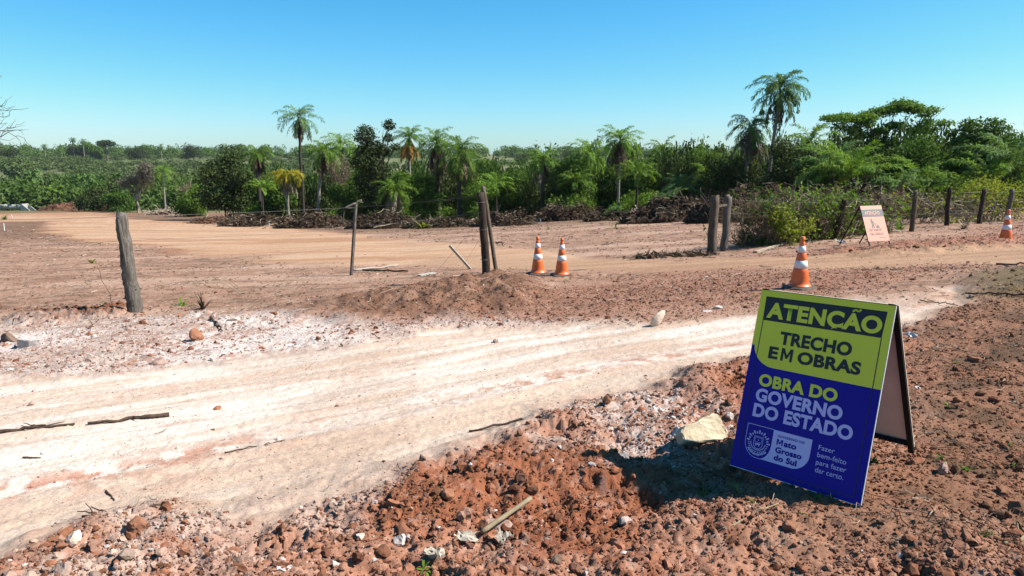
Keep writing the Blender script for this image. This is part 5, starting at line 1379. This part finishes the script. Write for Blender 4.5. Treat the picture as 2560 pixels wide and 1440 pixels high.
def stick(label, a, b, r0, seed, extra=None, mat='stick', group=ST, mid=None):
    return rod('stick', 'stick', label, P3(*a, r0 * .9), P3(*b, r0 * .9), r0, r0 * .45, mat, seed, .035, 7, group, 14, extra)
stick('dark stick with frayed middle lying at the left edge of the road', (-20, 1072), (186, 1053), .017, 11, [(8, (.12, .05, .015), .006), (5, (.14, .03, .01), .007), (7, (-.12, .03, .012), .006)])
stick('dark knobbed stick lying on the road right of the frayed one', (422, 1022), (218, 1050), .018, 12, [(6, (.10, -.03, .02), .007)])
stick('grey stick with splintered end on the near edge of the road', (415, 1262), (205, 1298), .012, 13, [(9, (-.16, .0, .01), .006), (9, (-.12, .05, .01), .006), (11, (-.08, .06, .03), .004)])
stick('long thin forked branch lying along the near edge of the road', (1445, 1036), (1172, 1060), .013, 14, [(4, (.16, -.10, .0), .006)], group=ST)
stick('thin curved twig on the middle of the road', (560, 1112), (712, 1084), .005, 15)
stick('small dark crooked twig on the near part of the road', (262, 1200), (284, 1222), .006, 16)
stick('short dark twig on the road left of the knobbed stick', (55, 1130), (100, 1126), .006, 17)
stick('broad brown chip of bark in the rubble beside the road', (528, 805), (556, 830), .02, 18, None, 'brownpost', None)
rod('cane', 'cane', 'pale jointed cane lying in the broken earth at the bottom of the picture', P3(1205, 1322, .03), P3(1327, 1262, .07), .013, .012, 'straw', 21, .01, 8)
rod('root', 'root', 'thin pale root trailing over the earth in front of the big sign', P3(1805, 1345, .01), P3(1945, 1282, .012), .006, .003, 'straw', 22, .12, 5)
rod('root', 'root', 'pale looped root at the right edge of the picture', P3(2510, 1362, .01), P3(2600, 1318, .04), .009, .007, 'straw', 23, .28, 6)
rod('cable', 'cable', 'dark root or cable lying over the earth at the right edge', P3(2412, 738, .03), P3(2600, 752, .03), .012, .012, 'stick', 24, .03, 6)
rod('stick', 'stick', 'thin dark stick lying by the track right of the big sign', P3(2300, 748, .02), P3(2395, 760, .02), .008, .006, 'stick', 25, .06, 5)
rod('stick', 'stick', 'dark stick on the track below the right cone', P3(2490, 664, .02), P3(2600, 662, .02), .018, .012, 'stick', 26, .04, 5)
rod('stick', 'stick', 'dark forked root lying left of the paired cones', P3(1240, 610, .02), P3(1280, 620, .02), .022, .010, 'stick', 27, .1, 5, extra=[(4, (.1, .2, .05), .01)])

# the thick fence post's cast shadow modelled as a dark soil strip, with debris
o = brush_pile('flat dark strip standing in for the shadow of the thick fence post, with root debris', 1690, 16.6, 2.1, .5, .08, 741, 34, 160, 'soil_d', .4, .12, .08, 'shadow_debris_strip', 'modelled shadow and debris', .8, .012)

# ------------------------------------------------------------------ single stones one can point to
def stone(label, px, py, size, mat, seed, group=None, name='stone', rz=None, base=ICO3, rough=.35, flat=.7, facets=9, sink=.3, rot=None):
    V, Fc = rock_shape(base, seed, rough, 1.0, facets); V = V * np.array(size)
    if rot is not None: V = V @ np.array(Matrix.Rotation(rot[0], 3, 'X') @ Matrix.Rotation(rot[1], 3, 'Y')).T
    r = np.random.RandomState(seed); V = V + (fbm(V[:, 0] * 40 + seed, V[:, 1] * 40 + V[:, 2] * 31, 3, seed) - .5)[:, None] * .12 * min(size)
    p = P3(px, py); me = mesh_np(name, V, [Fc])
    o = link(name, me, M[mat]); o.location = p + Vector((0, 0, -V[:, 2].min() * (1 - 2 * sink) )); o.rotation_euler = (0, 0, rz if rz is not None else r.uniform(0, 6.28))
    return tag(o, label, 'stone', group)
G_S = 'loose stones along the road'
stone('pale kite-shaped flat stone standing on edge beyond the road', 1647, 808, (.12, .055, .11), 'palestone', 902, G_S, rz=.4, rot=(.1, .75), facets=5, rough=.15, sink=.12)
stone('smooth brown boulder at the left edge above the road', 24, 850, (.13, .09, .075), 'brownstone', 903, G_S, rz=-.3, rough=.25)
stone('red-brown boulder sitting in the rubble left of the road', 490, 850, (.10, .08, .10), 'redstone', 904, G_S, sink=.2)
stone('large flat pinkish stone half sunk in the rubble above the road', 400, 905, (.15, .10, .06), 'pinkstone', 905, G_S, rz=.3, sink=.3)
stone('red stone under the foot of the weathered post', 358, 815, (.065, .06, .07), 'redstone', 906, G_S)
stone('rough dark red lump on the near edge of the road', 345, 1340, (.055, .05, .045), 'redstone', 907, G_S)
stone('pale round stone left of the rough red lump at the bottom left', 190, 1382, (.040, .032, .035), 'palestone', 908, G_S)
stone('orange-red stone at the bottom left of the picture', 158, 1398, (.034, .03, .024), 'redstone', 909, G_S)
stone('round white stone in the broken earth at the bottom of the picture', 1004, 1332, (.038, .034, .036), 'rubblew', 910, G_S, sink=.2)
stone('pinkish stone with a long shadow right of the big sign', 2358, 1188, (.055, .045, .05), 'pinkstone', 911, G_S, sink=.18)
stone('white-topped red lump of earth above the pale rubble', 552, 785, (.10, .09, .05), 'pinkstone', 912, G_S)
stone('long white stone in the middle of the pale rubble right of the weathered post', 585, 808, (.13, .07, .04), 'palestone', 913, G_S, rz=.2)
stone('pair-like white rock on the far side of the road, left of the big sign', 1795, 772, (.12, .05, .035), 'rubblew', 914, G_S, rz=.25)
stone('flat white rock left of the other one on the far side of the road', 1768, 778, (.11, .06, .02), 'rubblew', 915, G_S, rz=.15)
stone('large white lump beside the concrete slab', 1700, 1085, (.07, .055, .055), 'rubblew', 916, G_S)
stone('white lump at the tip of the long forked branch', 1455, 1040, (.035, .03, .028), 'rubblew', 917, G_S)
stone('white lump above the concrete slab', 1620, 1008, (.042, .032, .03), 'rubblew', 918, G_S)
stone('reddish stone with dark underside in the earth right of the sign', 2440, 900, (.06, .05, .045), 'redstone', 919, G_S)
stone('broken red lump at the bottom right of the picture', 2270, 1080, (.03, .03, .025), 'redstone', 920, G_S)
stone('tan lump of clay near the pale cane', 1085, 1385, (.05, .045, .045), 'brownstone', 921, G_S)
stone('big dark clod in front of the big sign', 1975, 1340, (.05, .045, .045), 'redstone', 922, G_S)
stone('dark round clod at the bottom edge right of the middle', 1395, 1415, (.045, .04, .045), 'brownstone', 923, G_S)
stone('brown clod standing in the earth left of the middle', 1120, 1260, (.05, .045, .04), 'redstone', 924, G_S)
stone('dark stone by the small salmon sign, right of its foot', 2222, 633, (.09, .06, .06), 'brownstone', 925, G_S)
stone('low white stone left of the small sign on the mound of rubble', 1240, 1290, (.085, .06, .04), 'pinkstone', 926, G_S, sink=.25)
for i, (px, py, s_, lab) in enumerate(((1340, 1150, .03, 'pale stone in the red earth above the pit'), (900, 1340, .03, 'small pale stone left of the round white one'), (1560, 1120, .045, 'white stone at the end of the sign shadow'), (1480, 1182, .028, 'white stone just below the end of the sign shadow'), (1400, 1305, .02, 'small white stone right of the cane'),
                                  (840, 1395, .03, 'white stone near the bottom edge left of the round white one'), (1240, 842, .06, 'reddish lump on the far edge of the road'), (1520, 795, .05, 'red lump on the far side of the road left of the kite-shaped stone'), (75, 1000, .03, 'small stone in the pale rubble at left'))):
    stone(lab, px, py, (s_, s_ * .85, s_ * .75), ['pinkstone', 'palestone', 'rubblew', 'rubblew', 'rubblew', 'rubblew', 'pinkstone', 'redstone', 'pinkstone'][i], 940 + i, G_S)

def slab(name, label, px, py, prof, depth, mat, rz, rot, seed, sink=0.03):
    """broken piece of concrete: an outline with a rough broken rim, given thickness"""
    import bmesh
    bm = bmesh.new(); vs_ = [bm.verts.new((a, b, 0)) for a, b in prof]; f = bm.faces.new(vs_)
    ex = bmesh.ops.extrude_face_region(bm, geom=[f]); bmesh.ops.translate(bm, verts=[v for v in ex['geom'] if isinstance(v, bmesh.types.BMVert)], vec=(0, 0, depth))
    bmesh.ops.recalc_face_normals(bm, faces=bm.faces); bmesh.ops.bevel(bm, geom=bm.edges[:], offset=.008, segments=1, affect='EDGES')
    bmesh.ops.triangulate(bm, faces=bm.faces); bmesh.ops.subdivide_edges(bm, edges=bm.edges[:], cuts=2, use_grid_fill=True)
    r = np.random.RandomState(seed)
    for v in bm.verts: v.co += Vector(r.normal(0, .0025, 3))
    me = bpy.data.meshes.new(name); bm.to_mesh(me); bm.free()
    o = link(name, me, M[mat]); p = P3(px, py); o.location = p + Vector((0, 0, -sink)); o.rotation_euler = (rot[0], rot[1], rz)
    return tag(o, label, 'rubble')
slab('concrete_slab', 'broken slab of old yellowish concrete leaning in the white rubble left of the big sign', 1745, 1098, [(-.16, -.02), (.15, -.06), (.18, .0), (.155, .05), (.165, .10), (.13, .125), (.06, .115), (-.02, .09), (-.12, .085), (-.17, .04)], .085, 'rubble', .42, (.95, .0), 951, -.03)
slab('concrete_block', 'whitish broken block of concrete in the rubble at the left edge', 75, 862, [(-.12, -.07), (.02, -.09), (.13, -.05), (.14, .04), (.02, .08), (-.10, .06)], .13, 'rubblew', .2, (.1, .12), 952, .02)
# litter
def crumple(name, label, cat, px, py, s, mat, seed, flat_=.35, dz=.02):
    r = np.random.RandomState(seed); n = 9; X, Y = np.meshgrid(np.linspace(-1, 1, n), np.linspace(-1, 1, n), indexing='ij')
    V = np.stack([X * s + r.normal(0, s * .12, X.shape), Y * s * .7 + r.normal(0, s * .12, X.shape), (fbm(X * 2 + seed, Y * 2, 3, seed)) * s * flat_ * 2], -1).reshape(-1, 3)
    i = np.arange(n * n).reshape(n, n); Fq = np.stack([i[:-1, :-1], i[1:, :-1], i[1:, 1:], i[:-1, 1:]], -1).reshape(-1, 4)
    keep = np.hypot(X, Y)[:-1, :-1].ravel() < 1.25
    me = mesh_np(name, V, [Fq[keep]]); o = link(name, me, M[mat]); o.location = P3(px, py, dz); o.rotation_euler = (r.uniform(-.2, .2), r.uniform(-.2, .2), r.uniform(0, 6))
    md = o.modifiers.new('thickness', 'SOLIDIFY'); md.thickness = .0015
    return tag(o, label, cat)
crumple('plastic_scrap', 'crumpled white plastic scrap beside the rear of the big sign', 'litter', 2276, 858, .055, 'plastic', 961, .9)
crumple('plastic_scrap', 'white plastic scrap beside the small salmon sign', 'litter', 2100, 614, .12, 'plastic', 962, .7)
crumple('dry_leaf', 'large grey dry leaf lying near the pale cane', 'leaf', 1168, 1338, .055, 'dryleaf', 963, .5)
crumple('dry_leaf', 'curled brown dry leaf below the pale cane', 'leaf', 1255, 1338, .05, 'dryleaf', 964, .8)
crumple('dry_leaf', 'pale curled leaf at the bottom edge left of the large grey leaf', 'leaf', 1085, 1402, .045, 'dryleaf', 965, .8)

# ------------------------------------------------------------------ small plants
def tuft(name, label, px, py, h, n, mat, seed, spread=.5, wd=.004, leafy=False, cat='plant', group=None):
    r = np.random.RandomState(seed); V, Fq = [], []; n0 = 0
    for i in range(n):
        a = r.uniform(0, 6.283); e = r.uniform(.3, 1.4); L = h * r.uniform(.5, 1.15); k = 5; t = np.linspace(0, 1, k)
        d = np.array([math.cos(a), math.sin(a)]); el = e - spread * 1.3 * t
        P = np.zeros((k, 3)); st_ = L / (k - 1)
        for j in range(1, k): P[j] = P[j - 1] + st_ * np.array([d[0] * math.cos(el[j]), d[1] * math.cos(el[j]), math.sin(el[j])])
        P[:, :2] += r.normal(0, h * .07, 2); q = np.array([-d[1], d[0], 0])
        w_ = (wd * (1 - t ** 2) + .0004)[:, None] if not leafy else (wd * np.array([.15, .3, 1, .9, .05]))[:, None]
        V.append(np.concatenate([P - q * w_, P + q * w_])); Fq.append(np.stack([n0 + np.arange(k - 1), n0 + np.arange(1, k), n0 + k + np.arange(1, k), n0 + k + np.arange(k - 1)], 1)); n0 += 2 * k
    o = link(name, mesh_np(name, np.concatenate(V), [np.concatenate(Fq)]), M[mat]); o.location = P3(px, py, -.005)
    return tag(o, label, cat, group)
tuft('grass_tuft', 'grass tuft in the shadow of the big sign', 1762, 1222, .10, 16, 'grass', 1001, .7, cat='grass', wd=.003)
tuft('grass_tuft', 'grass blades under the lower left corner of the big sign', 1850, 1238, .12, 22, 'grass', 1002, .9, cat='grass', wd=.003)
tuft('grass_tuft', 'thin grass sprig at the end of the grass under the big sign', 1885, 1262, .09, 10, 'grass', 1003, 1.0, cat='grass', wd=.003)
G_W = 'small green weeds in the earth'
for i, (px, py, h_, lab) in enumerate(((2008, 1290, .035, 'tiny weed in front of the big sign, lit by the sun'), (2045, 1265, .03, 'tiny weed just under the bottom edge of the big sign'), (2180, 1172, .05, 'small weed between the legs of the big sign'), (2352, 1150, .05, 'small weed above the pinkish stone right of the big sign'), (2415, 1178, .045, 'yellowish weed right of the pinkish stone'),
                                       (2520, 1110, .05, 'weed near the right edge level with the pinkish stone'), (2372, 1010, .05, 'weed in the brown earth right of the rear panel'), (2462, 1340, .04, 'weed near the bottom right corner'), (1060, 1420, .05, 'weed sprig at the bottom edge of the picture'), (2395, 905, .05, 'dark weed right of the rear leg'), (2530, 1160, .045, 'weed at the right edge below the others'))):
    tuft('weed', lab, px, py, h_, 12, 'leaf_l', 1010 + i, .7, .006, True, 'weed', G_W)
tuft('weed', 'lone yellow-green sapling leaves left of the weathered post', 230, 660, .30, 14, 'leaf_y', 1030, .6, .03, True, 'weed')
tuft('sapling', 'bright yellow-green sapling in front of the brush heaps', 1058, 572, .75, 26, 'leaf_y', 1031, .6, .06, True, 'sapling')
tuft('weed', 'green leafy sprig on the ground right of the weathered post', 455, 762, .28, 18, 'leaf_l', 1032, 1.0, .012, False, 'weed')
tuft('weed', 'dark green leaves at the foot of the weathered post, on its left', 262, 762, .12, 12, 'leaf', 1033, .8, .02, True, 'weed')
tuft('weed', 'small green plant in the clearing beyond the paired cones', 1537, 572, .40, 16, 'leaf_l', 1034, .6, .03, True, 'weed')
tuft('weed', 'low green plant in the clearing above the left cone of the pair', 1370, 575, .22, 14, 'leaf_l', 1035, .7, .03, True, 'weed')
tuft('grass_tuft', 'fresh green grass under the wires right of the small salmon sign', 2245, 575, .55, 60, 'leaf_l', 1036, .7, .012, False, 'grass')
tuft('grass_tuft', 'dry grass at the foot of the fence in front of the right-hand posts', 2410, 572, .45, 60, 'straw', 1037, .7, .010, False, 'grass')
tuft('grass_tuft', 'tuft of green grass at the far left beside the roadbed', 12, 548, .9, 60, 'leaf_l', 1038, .7, .03, False, 'grass')
tuft('dead_plant', 'charred stump with dry upright shreds right of the weathered post', 508, 772, .34, 22, 'twig_d', 1039, .25, .014, False, 'stump')
for i, (a, b, lab) in enumerate((((612, 735), (525, 672), 'dry straw stalk leaning left, upper of the fan right of the weathered post'), ((606, 736), (530, 690), 'dry straw stalk, lower of the fan right of the weathered post'), ((617, 735), (548, 682), 'dry straw stalk bending over, right of the fan'))):
    pa = P3(*a); yb = pa[1] + .25; pb = Vector(xat(b[0], b[1], yb)); rod('dry_stalk', 'stalk', lab, pa, pb, .007, .003, 'straw', 30 + i, .05, 4, 'dry stalks right of the weathered post')
rod('dry_stalk', 'stalk', 'thin dry stem rising bent left of the weathered post', P3(280, 760), Vector(xat(243, 668, g(280, 760)[1] - .1)), .006, .003, 'twig_d', 40, .1, 4)

# ------------------------------------------------------------------ concrete pipes far off at the left edge
yp = 140.0
xr, zr = at(62, yp); rp = .50
x_ = xr - .2
for i in range(9):
    t = thing('concrete_pipe', 'pale concrete culvert pipe in the row far off at the left edge', 'pipe', (x_ - .55 - i * 1.12, yp, zr + rp + .25), 0, 'concrete pipes laid end to end')
    mb = MB(); prof = [(rp * .80, -.53), (rp, -.53), (rp, .36), (rp * 1.12, .40), (rp * 1.12, .54), (rp * .80, .54)]; n = 20
    V = [(z_, r_ * math.cos(a), r_ * math.sin(a)) for r_, z_ in prof for a in np.arange(n) * 2 * math.pi / n]
    mb.add(V, [(k * n + j, k * n + (j + 1) % n, ((k + 1) % 6) * n + (j + 1) % n, ((k + 1) % 6) * n + j) for k in range(6) for j in range(n)])
    mb.build('shell', M['concrete'], t)
hd = MB(); hw0 = .95
V = [(-.4, -1.3, -.2), (.1, -1.3, -.2), (.1, -1.3, 1.9), (-.4, -1.3, 1.9), (-.4, 1.3, -.2), (.1, 1.3, -.2), (.1, 1.3, 1.9), (-.4, 1.3, 1.9)]
hd.add(V, [(0, 1, 2, 3), (7, 6, 5, 4), (0, 4, 5, 1), (3, 2, 6, 7), (0, 3, 7, 4), (1, 5, 6, 2)])
for sy in (-1, 1):
    y0_, y1_ = sy * 1.3, sy * 1.05
    if sy < 0: y0_ -= .004
    V = [(.1, y0_, -.2), (2.0, y0_, -.2), (2.0, y0_, .15), (.1, y0_, 1.8), (.1, y1_, -.2), (2.0, y1_, -.2), (2.0, y1_, .15), (.1, y1_, 1.8)]
    hd.add(V, [(0, 1, 2, 3), (7, 6, 5, 4), (1, 5, 6, 2), (3, 2, 6, 7)])
o = hd.build('headwall', M['concrete']); o.scale = (.7, .7, .7); o.location = (x_ + .35, yp, zr + .05); tag(o, 'sloping pale concrete headwall at the right end of the pipes', 'culvert')

# ------------------------------------------------------------------ the air itself: far trees pale a little
hz = MB(); hz.box((0, 680, 0), (1800, 780, 18)); 
hm = bpy.data.materials.new('haze'); hm.use_nodes = True; hm.node_tree.nodes.clear()
pv = hm.node_tree.nodes.new('ShaderNodeVolumePrincipled'); pv.inputs['Color'].default_value = (0.85, 0.92, 1.0, 1); pv.inputs['Density'].default_value = 0.00007; pv.inputs['Anisotropy'].default_value = 0.2
ho = hm.node_tree.nodes.new('ShaderNodeOutputMaterial'); hm.node_tree.links.new(pv.outputs[0], ho.inputs['Volume'])
o = hz.build('haze', hm); tag(o, 'thin haze paling the far trees', None, None, 'stuff')
